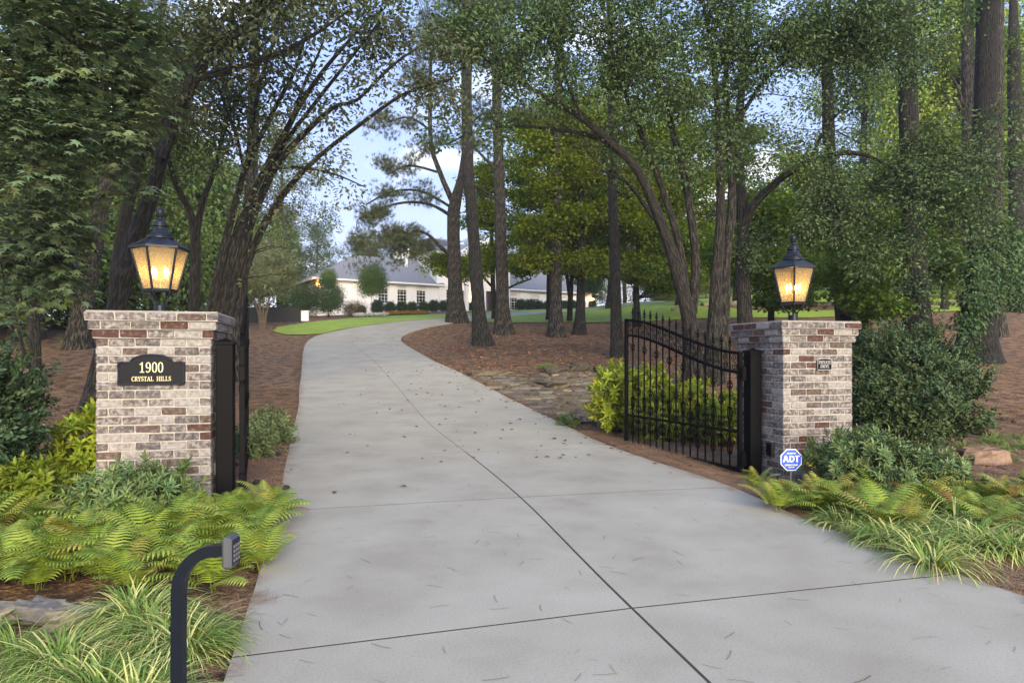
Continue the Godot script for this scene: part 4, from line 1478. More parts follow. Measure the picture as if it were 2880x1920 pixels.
func build_gateway() -> void:
	var turn := deg_to_rad(-14.5)
	# local x runs to the right and slightly away, local z faces the road
	pillar("whitewashed brick pillar carrying the number plaque", V(-3.405, -0.06, -6.666), -turn, 23, [0, 1, 3])
	pillar("whitewashed brick pillar with the small two line plaque beside the glossy shrub", V(3.526, -0.14, -8.498), -turn, 24, [0, 3, 1])
	lantern("lit iron lantern on the pillar with the number plaque", V(-3.47, 1.768, -6.66), deg_to_rad(27.5 + 3 - 30 - 90))
	lantern("lit iron lantern on the pillar with the small two line plaque", V(3.54, 1.768, -8.5), deg_to_rad(-19 - 90)).scale = Vector3.ONE * 1.06
	gate_post("square black gate post touching the number plaque pillar", V(-2.745, 0.0, -6.47), -turn)
	gate_post("square black gate post beside the small plaque pillar", V(2.963, -0.08, -8.31), -turn)
	gate("ornate black iron gate leaf swung wide open before the yellow shrubs", V(2.81, -0.1, -8.27), deg_to_rad(90 + 23), 1.0)
	gate("ornate black iron gate leaf seen edge on beside the number plaque pillar", V(-2.6, -0.05, -6.5), deg_to_rad(90 + 20.5), -1.0)
	# number plaque
	var face := Basis(Vector3.UP, -turn)
	var W := 4.0 * PITCH + DEEP
	var t := thing("number_plaque", "black arched house number plaque with gold lettering on the brick pillar", "plaque", V(-3.405, 0, -6.666) + face * V(-0.02, 1.235, W / 2 + 0.004), -turn)
	var s := Shape.new()
	prism(s, arc_outline(0.56, 0.285, 0.075, 0.1, 0.0), 0.0, 0.016)
	part("plate", s.mesh(), mats["plaque_black"], t)
	s = Shape.new()
	var ol := arc_outline(0.56, 0.285, 0.075, 0.1, 0.008)
	var pts := []
	for p in ol: pts.append(V(p.x, p.y, 0.018))
	pts.append(pts[0]); pts.append(pts[1])
	line(s, pts, 0.0085, 8)
	part("rim", s.mesh(), mats["plaque_rim"], t)
	for q in [[-1, -1], [1, -1], [-1, 1], [1, 1]]:
		s = Shape.new()
		line(s, [V(-0.03, 0.012, 0), V(-0.008, 0.008, 0.006), V(0.012, -0.012, 0.006), V(0.014, -0.034, 0)], 0.008, 8)
		var o := part("corner_flourish", s.mesh(), mats["plaque_rim"], t)
		o.position = V(q[0] * 0.262, -0.13 if q[1] < 0 else 0.058, 0.018)
		o.scale = V(q[0], 1 if q[1] > 0 else -1, 1)
	lettering("number_lettering", "1900", "Droid Serif", 0.128, V(0.0, 0.016, 0.019), mats["gold_letter"], t, 0.72)
	lettering("street_lettering", "CRYSTAL  HILLS", "Droid Serif", 0.057, V(0.0, -0.086, 0.019), mats["gold_letter"], t, 0.74)
	# small plaque
	t = thing("drive_plaque", "small black plaque with silver lettering on the far brick pillar", "plaque", V(3.526, 0, -8.498) + face * V(0.075, 1.255, W / 2 + 0.004), -turn)
	s = Shape.new()
	prism(s, arc_outline(0.205, 0.142, 0.022, 0.0, 0.0), 0.0, 0.012)
	part("plate", s.mesh(), mats["plaque_black"], t)
	s = Shape.new()
	pts = []
	for p in arc_outline(0.205, 0.142, 0.022, 0.0, 0.004): pts.append(V(p.x, p.y, 0.012))
	pts.append(pts[0]); pts.append(pts[1])
	line(s, pts, 0.0035, 6)
	part("rim", s.mesh(), mats["silver_letter"], t)
	lettering("top_lettering", "PRIVATE", "Droid Serif", 0.05, V(0, 0.022, 0.012), mats["silver_letter"], t, 0.82)
	lettering("bottom_lettering", "DRIVE", "Droid Serif", 0.05, V(0, -0.026, 0.012), mats["silver_letter"], t, 0.82)
	# yard sign
	t = thing("yard_sign", "blue octagonal security yard sign before the small plaque pillar", "yard sign", V(3.08, -0.12, -7.45), deg_to_rad(4))
	var oct := func(r: float) -> PackedVector2Array:
		var o := PackedVector2Array()
		for k in 8: o.append(Vector2(cos(TAU * (k + 0.5) / 8), sin(TAU * (k + 0.5) / 8)) * r / cos(PI / 8))
		return o
	s = Shape.new()
	var up := func(poly: PackedVector2Array) -> PackedVector2Array:
		var o := PackedVector2Array()
		for p in poly: o.append(p + Vector2(0, 0.33))
		return o
	prism(s, up.call(oct.call(0.119)), -0.003, 0.003)
	part("white_border", s.mesh(), mats["sign_white"], t)
	s = Shape.new()
	prism(s, up.call(oct.call(0.111)), 0.003, 0.006)
	part("blue_face", s.mesh(), mats["sign_blue"], t)
	lettering("top_line", "SECURED BY", "Droid Sans", 0.019, V(0, 0.402, 0.006), mats["sign_white"], t, 0.9, 700)
	lettering("main_letters", "ADT", "Droid Sans", 0.098, V(0, 0.34, 0.006), mats["sign_white"], t, 1.02, 700)
	lettering("phone_line", "(800)ADT.ASAP", "Droid Sans", 0.024, V(0, 0.274, 0.006), mats["sign_white"], t, 0.9, 700)
	lettering("web_line", "ADT.COM", "Droid Sans", 0.017, V(0, 0.249, 0.006), mats["sign_white"], t, 0.9, 700)
	part("stake", box_mesh(V(0.02, 0.5, 0.006), 0, V(0, 0.06, -0.008)), mats["keypad_grey"], t)
	# boxes
	t = thing("junction_box", "grey electrical box low on the inner side of the number pillar", "electrical box", V(-3.405, 0, -6.666) + face * V(W / 2 + 0.05, 0.27, 0.3), -turn)
	s = Shape.new()
	prism(s, PackedVector2Array([Vector2(-0.05, 0.07), Vector2(0.07, 0.07), Vector2(0.06, 0.0), Vector2(0.03, -0.04), Vector2(-0.05, -0.05)]), -0.04, 0.04)
	part("housing", s.mesh(), mats["keypad_grey"], t)
	part("conduit", box_mesh(V(0.1, 0.018, 0.03), 0.004, V(0.0, -0.062, 0.02)), mats["plastic_black"], t)
	t = thing("outlet_cover", "small black outlet cover low on the side of the far pillar", "outlet box", V(3.526, 0, -8.498) + face * V(-W / 2 - 0.012, 0.23, 0.26), -turn)
	part("cover", box_mesh(V(0.05, 0.17, 0.12), 0.006), mats["plastic_black"], t)
	part("lid", box_mesh(V(0.012, 0.13, 0.09), 0.004, V(-0.028, 0, 0)), mats["gate_iron"], t)
	# gooseneck keypad
	t = thing("keypad_post", "black gooseneck keypad post among ferns at the driveway edge", "keypad post", V(-1.235, -0.07, -2.5))
	s = Shape.new()
	var prev := []
	var path := [V(0, -0.1, 0), V(0, 0.3, 0), V(0.001, 0.55, 0)]
	for k in 11:
		var a := PI * 0.5 * k / 10.0
		path.append(V(0.142 - cos(a) * 0.14, 0.57 + sin(a) * 0.15, 0))
	path.append(V(0.175, 0.722, 0))
	for k in path.size():
		var tt: Vector3 = (path[mini(k + 1, path.size() - 1)] - path[maxi(k - 1, 0)]).normalized()
		var sd := V(tt.y, -tt.x, 0) * 0.0205
		var z := V(0, 0, 0.0205)
		var ring := [path[k] - sd - z, path[k] + sd - z, path[k] + sd + z, path[k] - sd + z]
		if prev:
			for q in 4: s.out_quad(prev[q], prev[(q + 1) % 4], ring[(q + 1) % 4], ring[q], (prev[q] + prev[(q + 1) % 4]) * 0.5 - path[k - 1])
		prev = ring
	part("curved_tube", s.mesh(), mats["post_black"], t)
	var head := part("keypad_housing", box_mesh(V(0.036, 0.115, 0.085), 0.009, V(0.193, 0.717, 0)), mats["keypad_grey"], t)
	part("keypad_face", box_mesh(V(0.006, 0.09, 0.066), 0.002, V(0.212, 0.717, 0)), mats["plaque_rim"], head)
	for r in 4:
		for c in 3: part("key", box_mesh(V(0.004, 0.012, 0.013), 0.001, V(0.2155, 0.74 - r * 0.017, -0.02 + c * 0.02)), mats["key_grey"], head)
	part("bolt_lug", box_mesh(V(0.02, 0.02, 0.02), 0.004, V(-0.024, 0.43, 0)), mats["post_black"], t)
	# ground lights that wash the pillars
	for q in [["small black ground spotlight hidden in the shrub under the number pillar", -3.62, -5.75, V(-0.02, 0.9, -0.42)], ["small black ground spotlight hidden in the shrub under the small plaque pillar", 3.42, -7.62, V(0.02, 0.75, -0.45)]]:
		t = thing("ground_spotlight", q[0], "spotlight", V(q[1], gh(q[1], q[2]), q[2]))
		s = Shape.new()
		lathe(s, [Vector2(0, 0.02), Vector2(0.03, 0.03), Vector2(0.034, 0.1), Vector2(0.028, 0.1), Vector2(0.026, 0.07)], 14)
		part("housing", s.mesh(), mats["plastic_black"], t)
		s = Shape.new()
		lathe(s, [Vector2(0, -0.1), Vector2(0.01, 0.0), Vector2(0.01, 0.03)], 8)
		part("spike", s.mesh(), mats["plastic_black"], t)
		s = Shape.new()
		lathe(s, [Vector2(0.026, 0.075), Vector2(0.02, 0.082), Vector2(0, 0.084)], 14)
		part("lamp_lens", s.mesh(), mats["flame"], t)
		var l := SpotLight3D.new()
		l.name = "spotlight_beam"
		l.light_color = Color(1.0, 0.72, 0.45)
		l.light_energy = 0.03
		l.light_size = 0.02
		l.spot_angle = 38.0
		l.spot_range = 10.0
		l.spot_attenuation = 2.0
		l.shadow_enabled = true
		t.add_child(l, true)
		l.position = V(0, 0.13, 0)
		l.look_at_from_position(t.position + V(0, 0.13, 0), t.position + V(0, 0.13, 0) + q[3], Vector3.BACK)
	t = thing("path_light", "little black cylinder path light at the edge of the stone creek bed", "path light", G(1.49, 12.25))
	s = Shape.new()
	lathe(s, [Vector2(0, -0.05), Vector2(0.042, -0.05), Vector2(0.042, 0.17), Vector2(0.05, 0.172), Vector2(0.05, 0.215), Vector2(0.03, 0.222), Vector2(0, 0.222)], 18)
	part("body", s.mesh(), mats["plastic_black"], t)
	s = Shape.new()
	lathe(s, [Vector2(0.051, 0.18), Vector2(0.053, 0.186), Vector2(0.051, 0.192)], 18)
	part("trim_ring", s.mesh(), mats["gate_iron"], t)
	t = thing("bottle_cap_light", "small round black fixture on the straw near the grassy clumps", "ground fixture", G(2.62, 4.72))
	s = Shape.new()
	lathe(s, [Vector2(0, 0.0), Vector2(0.036, 0.0), Vector2(0.038, 0.02), Vector2(0.03, 0.03), Vector2(0.028, 0.024), Vector2(0, 0.022)], 16)
	part("housing", s.mesh(), mats["plaque_black"], t)
	part("lens_bar", box_mesh(V(0.05, 0.005, 0.008), 0, V(0, 0.03, 0)), mats["keypad_grey"], t)

func build_trees() -> void:
	tree("multi_stem_tree", "spreading tree with many dark stems fanning out behind the open gate leaf", "tree", "", "dark", "oval", Color(.08,.128,.055), -0.12, [
		[Q(4.92,0.18,-18.3,0.35),Q(4.92,0.48,-18.3,0.28),Q(4.91,0.58,-18.3,0.25),Q(4.76,1.99,-17.93,0.21),Q(4.35,3.33,-17.57,0.17),Q(3.92,4.4,-17.2,0.14),Q(3.35,5.53,-16.83,0.11),Q(2.8,6.18,-16.47,0.1),Q(1.7,6.96,-16.1,0.07),Q(0.65,7.44,-15.73,0.05),Q(-0.26,7.84,-15.37,0.03),Q(-0.93,8.17,-15,0.02)],
		[Q(5.38,0.21,-18.3,0.29),Q(5.38,0.51,-18.3,0.24),Q(5.46,2.23,-18.17,0.2),Q(5.46,3.39,-18.03,0.16),Q(5.53,4.99,-17.9,0.12),Q(5.45,6.91,-17.77,0.09),Q(5.27,8.91,-17.63,0.07),Q(4.78,11.45,-17.5,0.03)],
		[Q(5.74,0.26,-18.6,0.19),Q(5.74,0.56,-18.6,0.16),Q(5.79,2.25,-18.5,0.18),Q(5.83,3.9,-18.4,0.14),Q(5.97,5.66,-18.3,0.11),Q(5.77,7.98,-18.2,0.08),Q(5.79,9.69,-18.1,0.06),Q(6.02,11.97,-18,0.03)],
		[Q(4.88,2.47,-18.3,0.14),Q(4.91,3.85,-18.04,0.12),Q(4.63,5.53,-17.78,0.1),Q(4.17,7.17,-17.52,0.08),Q(3.49,9.08,-17.26,0.05),Q(2.89,10.94,-17,0.03)],
		[Q(4.74,2.83,-18.3,0.12),Q(4.44,4.3,-17.94,0.1),Q(3.9,5.71,-17.58,0.08),Q(3.26,7.07,-17.22,0.07),Q(2.65,8.36,-16.86,0.04),Q(2.22,9.81,-16.5,0.03)],
		[Q(2.86,6.28,-16.8,0.08),Q(2.19,6.66,-16.64,0.06),Q(1.32,6.82,-16.48,0.05),Q(0.25,6.88,-16.32,0.04),Q(-0.79,6.72,-16.16,0.02),Q(-1.51,6.36,-16,0.02)],
		[Q(1.67,6.85,-15.8,0.04),Q(1.25,7.78,-15.7,0.03),Q(1.15,8.64,-15.6,0.02),Q(0.94,9.5,-15.5,0.01)],
		[Q(5.5,6.98,-18,0.08),Q(5.99,7.59,-17.75,0.06),Q(6.59,8.51,-17.5,0.05),Q(7.49,9.19,-17.25,0.03),Q(8.48,9.3,-17,0.02)],
		[Q(4.06,4.51,-17.8,0.07),Q(3.44,5.25,-17.53,0.06),Q(2.94,5.75,-17.27,0.04),Q(2.23,6.01,-17,0.03)]],
		[[-0.44,8.56,-15,1.7,1.1,1.6,172], [1.14,9,-15.5,1.8,1.2,1.8,213], [2.72,9.14,-16,1.9,1.2,1.9,229], [4.51,9.59,-16.5,2,1.2,2,245], [6.51,9.62,-17,1.9,1.1,2,237], [8.26,9.52,-17,1.8,1.1,1.9,229], [9.9,9.84,-17,1.6,1.1,1.8,188], [0.34,7.6,-15.5,1.4,0.8,1.3,98], [1.9,7.7,-16,1.5,0.9,1.5,122], [3.66,7.89,-16.5,1.5,0.9,1.6,139], [5.3,7.98,-17,1.4,1,1.6,139], [6.62,8.86,-17,1.4,0.8,1.5,98], [9.07,8.29,-17.5,1.5,0.9,1.6,114], [-1.22,8.07,-15,1.2,0.8,1.2,65], [2.89,6.67,-17,1.2,0.7,1.2,49], [4.78,6.48,-17.5,1.2,0.9,1.4,65], [-0.96,6.5,-15.5,1.1,0.45,0.9,32], [6.31,6.98,-18,1.1,0.9,1.4,73], [2.31,11.1,-16,4,1.2,3,45], [6.84,11.71,-17,4,1.2,3,45]])
	tree("limb_arching_tree", "dark trunked tree beside the lit lantern with one low limb arching sideways", "tree", "", "dark", "oval", Color(.085,.135,.06), -0.12, [
		[Q(6.99,0.51,-20,0.31),Q(6.99,0.81,-20,0.25),Q(6.91,2.38,-20,0.22),Q(6.83,3.86,-20,0.2),Q(6.86,5.15,-20,0.18),Q(6.75,6.7,-20,0.14),Q(6.75,8.63,-20,0.12),Q(6.95,10.56,-20,0.1),Q(7.01,12.88,-20,0.05)],
		[Q(6.86,5.02,-20,0.14),Q(6.99,5.65,-19.64,0.13),Q(7.26,6.01,-19.29,0.11),Q(7.61,6.35,-18.93,0.1),Q(8.19,6.65,-18.57,0.08),Q(8.85,6.79,-18.21,0.07),Q(9.37,6.63,-17.86,0.05),Q(9.86,6.2,-17.5,0.03)],
		[Q(8.29,6.72,-18.8,0.05),Q(8.59,7.58,-18.4,0.04),Q(9.09,8.14,-18,0.02)],
		[Q(8.84,6.78,-18.2,0.04),Q(8.35,6.14,-17.9,0.03),Q(7.99,5.38,-17.6,0.02)]],
		[[7.8,6.9,-18.5,1.2,0.8,1.2,70], [8.75,5.7,-18,1.4,0.9,1.3,118], [9.68,5.35,-17,1.5,1,1.4,141], [10.78,4.7,-16.5,1.5,1.1,1.4,147], [11.69,4.91,-16,1.3,1.2,1.4,118], [8.17,4.31,-18,1.2,0.7,1.2,64], [9.47,3.82,-17,1.4,0.7,1.3,76], [10.76,6.48,-17.5,1.2,0.8,1.2,76], [7.4,4.47,-19,1,0.7,1,35], [11.18,3.16,-16,1.1,0.7,1.1,64], [6.91,12.06,-19,2.2,1.6,2,47], [11.85,6.83,-16.5,1.2,0.9,1.2,46]])
	tree("fan_shaped_tree", "tree with slender dark stems fanning over the driveway from behind the number pillar", "tree", "", "dark", "oval", Color(.088,.106,.064), -0.05, [
		[Q(-7.09,-0.13,-14.5,0.14),Q(-7.09,0.17,-14.5,0.12),Q(-6.55,2.06,-14.5,0.1),Q(-6.09,3.66,-14.29,0.08),Q(-5.75,4.59,-14.07,0.07),Q(-5.46,5.22,-13.86,0.06),Q(-5.1,5.74,-13.64,0.05),Q(-4.56,6.56,-13.43,0.04),Q(-4.22,7,-13.21,0.03),Q(-3.82,8.1,-13,0.02)],
		[Q(-6.99,-0.12,-14.7,0.15),Q(-6.99,0.18,-14.7,0.12),Q(-6.43,2.07,-14.7,0.1),Q(-5.95,3.68,-14.41,0.09),Q(-5.56,4.43,-14.13,0.08),Q(-5.04,5.22,-13.84,0.06),Q(-4.53,5.87,-13.56,0.06),Q(-4.15,6.3,-13.27,0.05),Q(-3.57,6.9,-12.99,0.04),Q(-2.75,7.62,-12.7,0.02)],
		[Q(-6.89,-0.11,-14.9,0.15),Q(-6.89,0.19,-14.9,0.12),Q(-6.33,2.08,-14.9,0.11),Q(-5.83,3.72,-14.65,0.09),Q(-5.38,4.67,-14.4,0.08),Q(-4.94,5.31,-14.15,0.07),Q(-4.44,5.75,-13.9,0.06),Q(-3.62,6.35,-13.65,0.04),Q(-3.07,6.42,-13.4,0.03),Q(-2.36,6.97,-13.15,0.03),Q(-1.75,7.26,-12.9,0.01)],
		[Q(-6.99,-0.09,-15.1,0.14),Q(-6.99,0.21,-15.1,0.11),Q(-6.29,2.09,-15.1,0.1),Q(-5.74,3.55,-14.82,0.08),Q(-5.02,4.68,-14.53,0.07),Q(-4.19,5.44,-14.25,0.05),Q(-3.2,6.08,-13.97,0.04),Q(-2.17,6.65,-13.68,0.03),Q(-1.17,6.84,-13.4,0.02)],
		[Q(-5.42,4.69,-14.5,0.06),Q(-4.88,5.59,-14.12,0.05),Q(-4.04,6.45,-13.75,0.04),Q(-3.24,7.18,-13.38,0.03),Q(-2.48,7.85,-13,0.02)],
		[Q(-5.51,5.26,-14,0.05),Q(-5.3,6.12,-13.8,0.04),Q(-5.05,6.92,-13.6,0.04),Q(-4.63,7.88,-13.4,0.03),Q(-4.47,8.46,-13.2,0.02)],
		[Q(-4.89,5.24,-14,0.04),Q(-4.23,5.18,-13.8,0.03),Q(-3.56,4.99,-13.6,0.02),Q(-2.9,4.68,-13.4,0.01)],
		[Q(-4.52,5.89,-13.6,0.03),Q(-4.11,6.76,-13.4,0.03),Q(-3.71,7.44,-13.2,0.02),Q(-3.49,8.19,-13,0.01)],
		[Q(-5.44,5.09,-13.7,0.03),Q(-5.55,5.85,-13.53,0.03),Q(-5.82,6.66,-13.37,0.02),Q(-5.92,7.44,-13.2,0.01)]],
		[[-4.96,7.2,-12.5,1.2,0.9,1.2,40], [-3.92,7.44,-12.5,1.2,0.9,1.2,48], [-2.9,7.68,-13,1.2,0.9,1.2,51], [-1.97,7.75,-13.5,1.1,0.9,1.2,40], [-4.49,6.43,-13,1.1,0.7,1.1,27], [-3.49,6.51,-13,1,0.7,1,27], [-2.58,6.8,-13.5,1.1,0.6,1,25], [-1.79,6.36,-13.5,1,0.5,1,22], [-5.36,5.58,-13.5,0.9,0.8,1,25], [-4.32,5.58,-13.5,0.9,0.6,0.9,14], [-3.45,4.97,-13.5,1,0.4,0.9,11], [-4.94,4.43,-13.8,0.7,0.4,0.8,10], [-4.54,3.32,-14.2,0.4,0.4,0.5,4], [-3.82,9.44,-13,3,1,2.5,29], [-5.82,7.01,-12.8,1,1,1,33]])
	tree("forked_stem_tree", "slim dark tree forking behind the lit lantern on the number pillar", "tree", "", "dark", "oval", Color(.065,.095,.045), -0.12, [
		[Q(-7.46,-0.06,-15.5,0.19),Q(-7.46,0.24,-15.5,0.15),Q(-7.35,2.1,-15.5,0.13),Q(-7.27,3.5,-15.5,0.11),Q(-7.35,4.5,-15.5,0.09),Q(-7.73,5.3,-15.5,0.06),Q(-7.95,6.2,-15.5,0.04),Q(-8.03,7.1,-15.5,0.02)],
		[Q(-7.27,3.9,-15.5,0.08),Q(-7.07,4.77,-15.38,0.07),Q(-6.72,5.53,-15.25,0.05),Q(-6.39,6.57,-15.12,0.04),Q(-5.95,7.3,-15,0.02)]],
		[[-7.79,6.33,-15,0.9,0.8,0.9,50], [-6.82,6.33,-15,1.1,1,1,90], [-7.75,5.5,-15.5,0.6,0.5,0.7,14], [-6.13,6.82,-14.5,1,0.9,1,73]])
	tree("leaning_tree", "thick dark trunk leaning over the number pillar toward the driveway", "tree", "", "dark", "oval", Color(.080,.099,.058), -0.12, [
		[Q(-8.28,-0.21,-13.2,0.23),Q(-8.28,0.09,-13.2,0.19),Q(-7.66,2.15,-13,0.17),Q(-7.13,3.45,-12.7,0.16),Q(-6.64,4.24,-12.4,0.14),Q(-6.29,4.88,-12.1,0.12),Q(-5.76,5.64,-11.7,0.11),Q(-5.09,6.35,-11.3,0.09),Q(-4.44,6.64,-11,0.07),Q(-3.66,6.93,-10.6,0.05),Q(-3,7.25,-10.2,0.04)],
		[Q(-5.33,6.03,-11.4,0.06),Q(-4.7,6.13,-11.3,0.05),Q(-4.01,6.3,-11.2,0.04),Q(-3.26,6.62,-11.1,0.03),Q(-2.52,7.07,-11,0.01)],
		[Q(-6.17,4.83,-11.9,0.06),Q(-5.85,6,-12,0.05),Q(-5.51,6.93,-12.1,0.04),Q(-5.47,7.77,-12.2,0.02)]],
		[[-4.79,6.71,-11,1,0.8,1,72], [-3.87,6.89,-10.8,1.1,0.7,1,66], [-5.67,6.19,-11.8,0.9,0.8,1,60], [-6.76,5.71,-12.4,0.8,0.6,0.8,29], [-3.09,7.28,-11,1.2,0.6,1,48]])
	tree("upright_tree", "dark upright trunk standing just behind the leaning trunk", "tree", "", "black", "oval", Color(.067,.093,.058), -0.12, [
		[Q(-8.83,-0.11,-14.6,0.21),Q(-8.83,0.19,-14.6,0.17),Q(-8.64,2.11,-14.6,0.15),Q(-8.47,3.76,-14.6,0.13),Q(-8.22,4.98,-14.6,0.12),Q(-7.91,6.2,-14.6,0.1),Q(-7.72,7.61,-14.6,0.08),Q(-7.51,9.21,-14.6,0.05)]],
		[[-7.9,6.91,-14,1.2,1.2,1.2,139], [-7.18,8.08,-14,1.1,1,1.2,114], [-8.63,5.55,-14.3,0.8,0.7,0.9,36]])
	tree("sweetgum_tree", "sweetgum whose star shaped leaves hang in front of the woods beside the frame edge", "tree", "", "dark", "star", Color(.095,.14,.075), -0.3, [
		[Q(-7.96,-0.35,-8.6,0.24),Q(-7.96,-0.05,-8.6,0.19),Q(-7.9,2,-8.6,0.17),Q(-7.88,4.25,-8.7,0.13),Q(-7.69,6.55,-8.8,0.1),Q(-7.31,11.03,-8.99,0.03)],
		[Q(-7.85,2.78,-8.6,0.07),Q(-7.35,3.6,-8.8,0.05),Q(-6.82,4.18,-9,0.04),Q(-6.2,4.42,-9.2,0.03),Q(-5.55,4.3,-9.4,0.02)],
		[Q(-7.88,4.25,-8.7,0.08),Q(-7.26,5.21,-8.97,0.06),Q(-6.53,5.8,-9.25,0.04),Q(-5.75,6.12,-9.53,0.03),Q(-5.03,6.13,-9.8,0.02)],
		[Q(-7.89,1.89,-8.6,0.06),Q(-7.6,2.39,-9.1,0.04),Q(-7.28,2.69,-9.6,0.03),Q(-6.94,2.76,-10.1,0.03),Q(-6.53,2.56,-10.6,0.01)]],
		[[-6.19,4.22,-8.6,0.75,0.4,0.6,60], [-5.72,4.29,-9,0.7,0.4,0.6,60], [-6.3,5.1,-8.6,0.8,0.6,0.8,88], [-5.78,5.39,-9,0.8,0.6,0.8,84], [-5.19,5.75,-9.4,0.7,0.5,0.8,56], [-6.59,3.6,-9,0.7,0.45,0.7,56], [-6.1,3.74,-9.6,0.6,0.35,0.6,28], [-7.13,3.01,-10,0.8,0.5,0.8,56], [-7.42,2.56,-10.6,0.6,0.35,0.6,20], [-7.76,2.22,-10.6,0.7,0.4,0.7,36], [-6.05,6.04,-8.8,1.2,0.5,1,88], [-5.31,4.91,-9.4,0.5,0.35,0.6,32], [-5.65,3.91,-10,0.35,0.25,0.4,8]])
	tree("grey_barked_pine", "pale grey barked pine leaning a little on the straw bank behind the number pillar", "tree", "", "grey", "needle", Color(.080,.112,.064), -0.12, [
		[Q(-14.28,1.26,-22.2,0.43),Q(-14.28,1.56,-22.2,0.34),Q(-13.96,3.85,-22.2,0.29),Q(-13.53,6.14,-22.2,0.26),Q(-13.25,7.28,-22.2,0.24),Q(-12.75,10.43,-22.2,0.21),Q(-12.25,13.86,-22.2,0.16),Q(-11.6,18.32,-22.2,0.03)]],
		[[-12.14,13.75,-22,2,1.4,2,89], [-12.99,11.06,-22,1.6,1,1.6,96]])
	tree("slender_tree", "slender trunk with a side branch above the glossy evergreen shrub", "tree", "", "dark", "oval", Color(.058,.093,.051), -0.12, [
		[Q(-11.92,0.34,-16.9,0.18),Q(-11.92,0.64,-16.9,0.14),Q(-11.96,1.95,-16.9,0.13),Q(-12.02,4.13,-16.9,0.11),Q(-12.15,6.96,-16.9,0.08),Q(-12.26,10.23,-16.9,0.05)],
		[Q(-11.96,0.97,-16.9,0.07),Q(-12.03,1.19,-16.73,0.05),Q(-12.08,1.83,-16.57,0.04),Q(-12.16,2.57,-16.4,0.03)]],
		[[-11.87,5.55,-16.5,1.3,1,1.3,98], [-11.92,3.37,-16,1,0.8,1,65], [-11.83,8.47,-16.6,1.4,1.4,1.4,114]])
	tree("straight_pine", "tall straight pine rising behind the far end of the closed in gate leaf", "tree", "", "grey", "needle", Color(.080,.112,.064), -0.12, [
		[Q(-8.01,0.33,-19.5,0.33),Q(-8.01,0.63,-19.5,0.26),Q(-7.99,0.91,-19.5,0.23),Q(-7.84,3.55,-19.5,0.19),Q(-7.55,5.94,-19.5,0.17),Q(-7.46,9.08,-19.5,0.16),Q(-7.41,12.35,-19.5,0.13),Q(-7.35,16.85,-19.5,0.03)]],
		[[-7.41,13.1,-19.5,2.4,1.4,2.2,76]])
	tree("shaded_pine", "grey pine trunk half hidden in leaves at the edge of the woods", "tree", "", "grey", "needle", Color(.080,.112,.064), -0.12, [
		[Q(-17.95,1.6,-25,0.54),Q(-17.95,1.9,-25,0.44),Q(-17.92,7.55,-25,0.39),Q(-17.98,12.86,-25,0.34),Q(-18.01,16.08,-25,0.29),Q(-18.06,20.58,-25,0.03)]],
		[[-17.98,16.08,-25,3,2,3,102]])
	tree("forked_pine", "pine at the bend whose trunk forks high and carries crooked limbs", "tree", "", "grey", "needle", Color(.099,.120,.064), -0.12, [
		[Q(-3.04,2.84,-37.4,0.6),Q(-3.04,3.14,-37.4,0.48),Q(-3.13,4.58,-37.4,0.4),Q(-3.21,6.51,-37.4,0.37),Q(-3.23,8.92,-37.4,0.35),Q(-3.16,9.64,-37.4,0.34),Q(-2.75,11.57,-37.4,0.19),Q(-2.41,14.94,-37.4,0.14),Q(-2.31,18.32,-37.4,0.1),Q(-2.19,22.82,-37.4,0.03)],
		[Q(-3.16,9.52,-37.4,0.17),Q(-3.94,11.3,-37.3,0.14),Q(-4.46,12.95,-37.2,0.12),Q(-4.49,15.31,-37.1,0.11),Q(-4.44,18.61,-37,0.07)],
		[Q(-3.21,6.7,-37.4,0.12),Q(-3.84,7.18,-37.05,0.11),Q(-4.52,7.83,-36.7,0.08),Q(-5.18,8,-36.35,0.07),Q(-5.82,7.59,-36,0.05)],
		[Q(-3.21,8.92,-37.4,0.11),Q(-4.43,9.54,-36.92,0.08),Q(-5.78,9.55,-36.45,0.07),Q(-7.09,9.1,-35.98,0.05),Q(-8.14,8.42,-35.5,0.03)],
		[Q(-3.21,9.4,-37.4,0.08),Q(-4.93,10.29,-37.1,0.07),Q(-6.55,10.22,-36.8,0.05),Q(-7.9,9.44,-36.5,0.04)],
		[Q(-4.1,11.4,-37.2,0.07),Q(-5.61,11.67,-36.9,0.06),Q(-6.75,11.12,-36.6,0.05)],
		[Q(-4.44,13.61,-37,0.07),Q(-5.59,14.24,-36.75,0.05),Q(-6.73,13.91,-36.5,0.04)],
		[Q(-2.54,13.67,-37.2,0.07),Q(-1.57,14.56,-37,0.05),Q(-0.62,14.02,-36.8,0.04)]],
		[[-7.34,6.48,-35.5,1.95,1.04,1.56,121], [-6.29,7.59,-36,1.82,0.78,1.56,102], [-5.17,7.06,-36.3,1.3,0.78,1.3,51], [-7.52,8.83,-35.8,2.08,0.65,1.56,76], [-5.79,10.15,-36.5,2.08,0.65,1.56,70], [-6.51,11.71,-36.6,1.95,0.65,1.56,64], [-6.51,13.83,-36.6,1.95,0.78,1.56,64], [-4.91,15.99,-37,2.08,1.04,1.82,76], [-4.2,18.61,-37,2.34,1.17,1.95,89], [-1.57,14.8,-37,1.95,0.78,1.56,51], [-2.29,18.14,-37,1.95,1.17,1.82,76], [-4.67,12.89,-37,1.56,0.65,1.3,45], [-4.44,21.48,-37,3.12,1.56,2.6,140]])
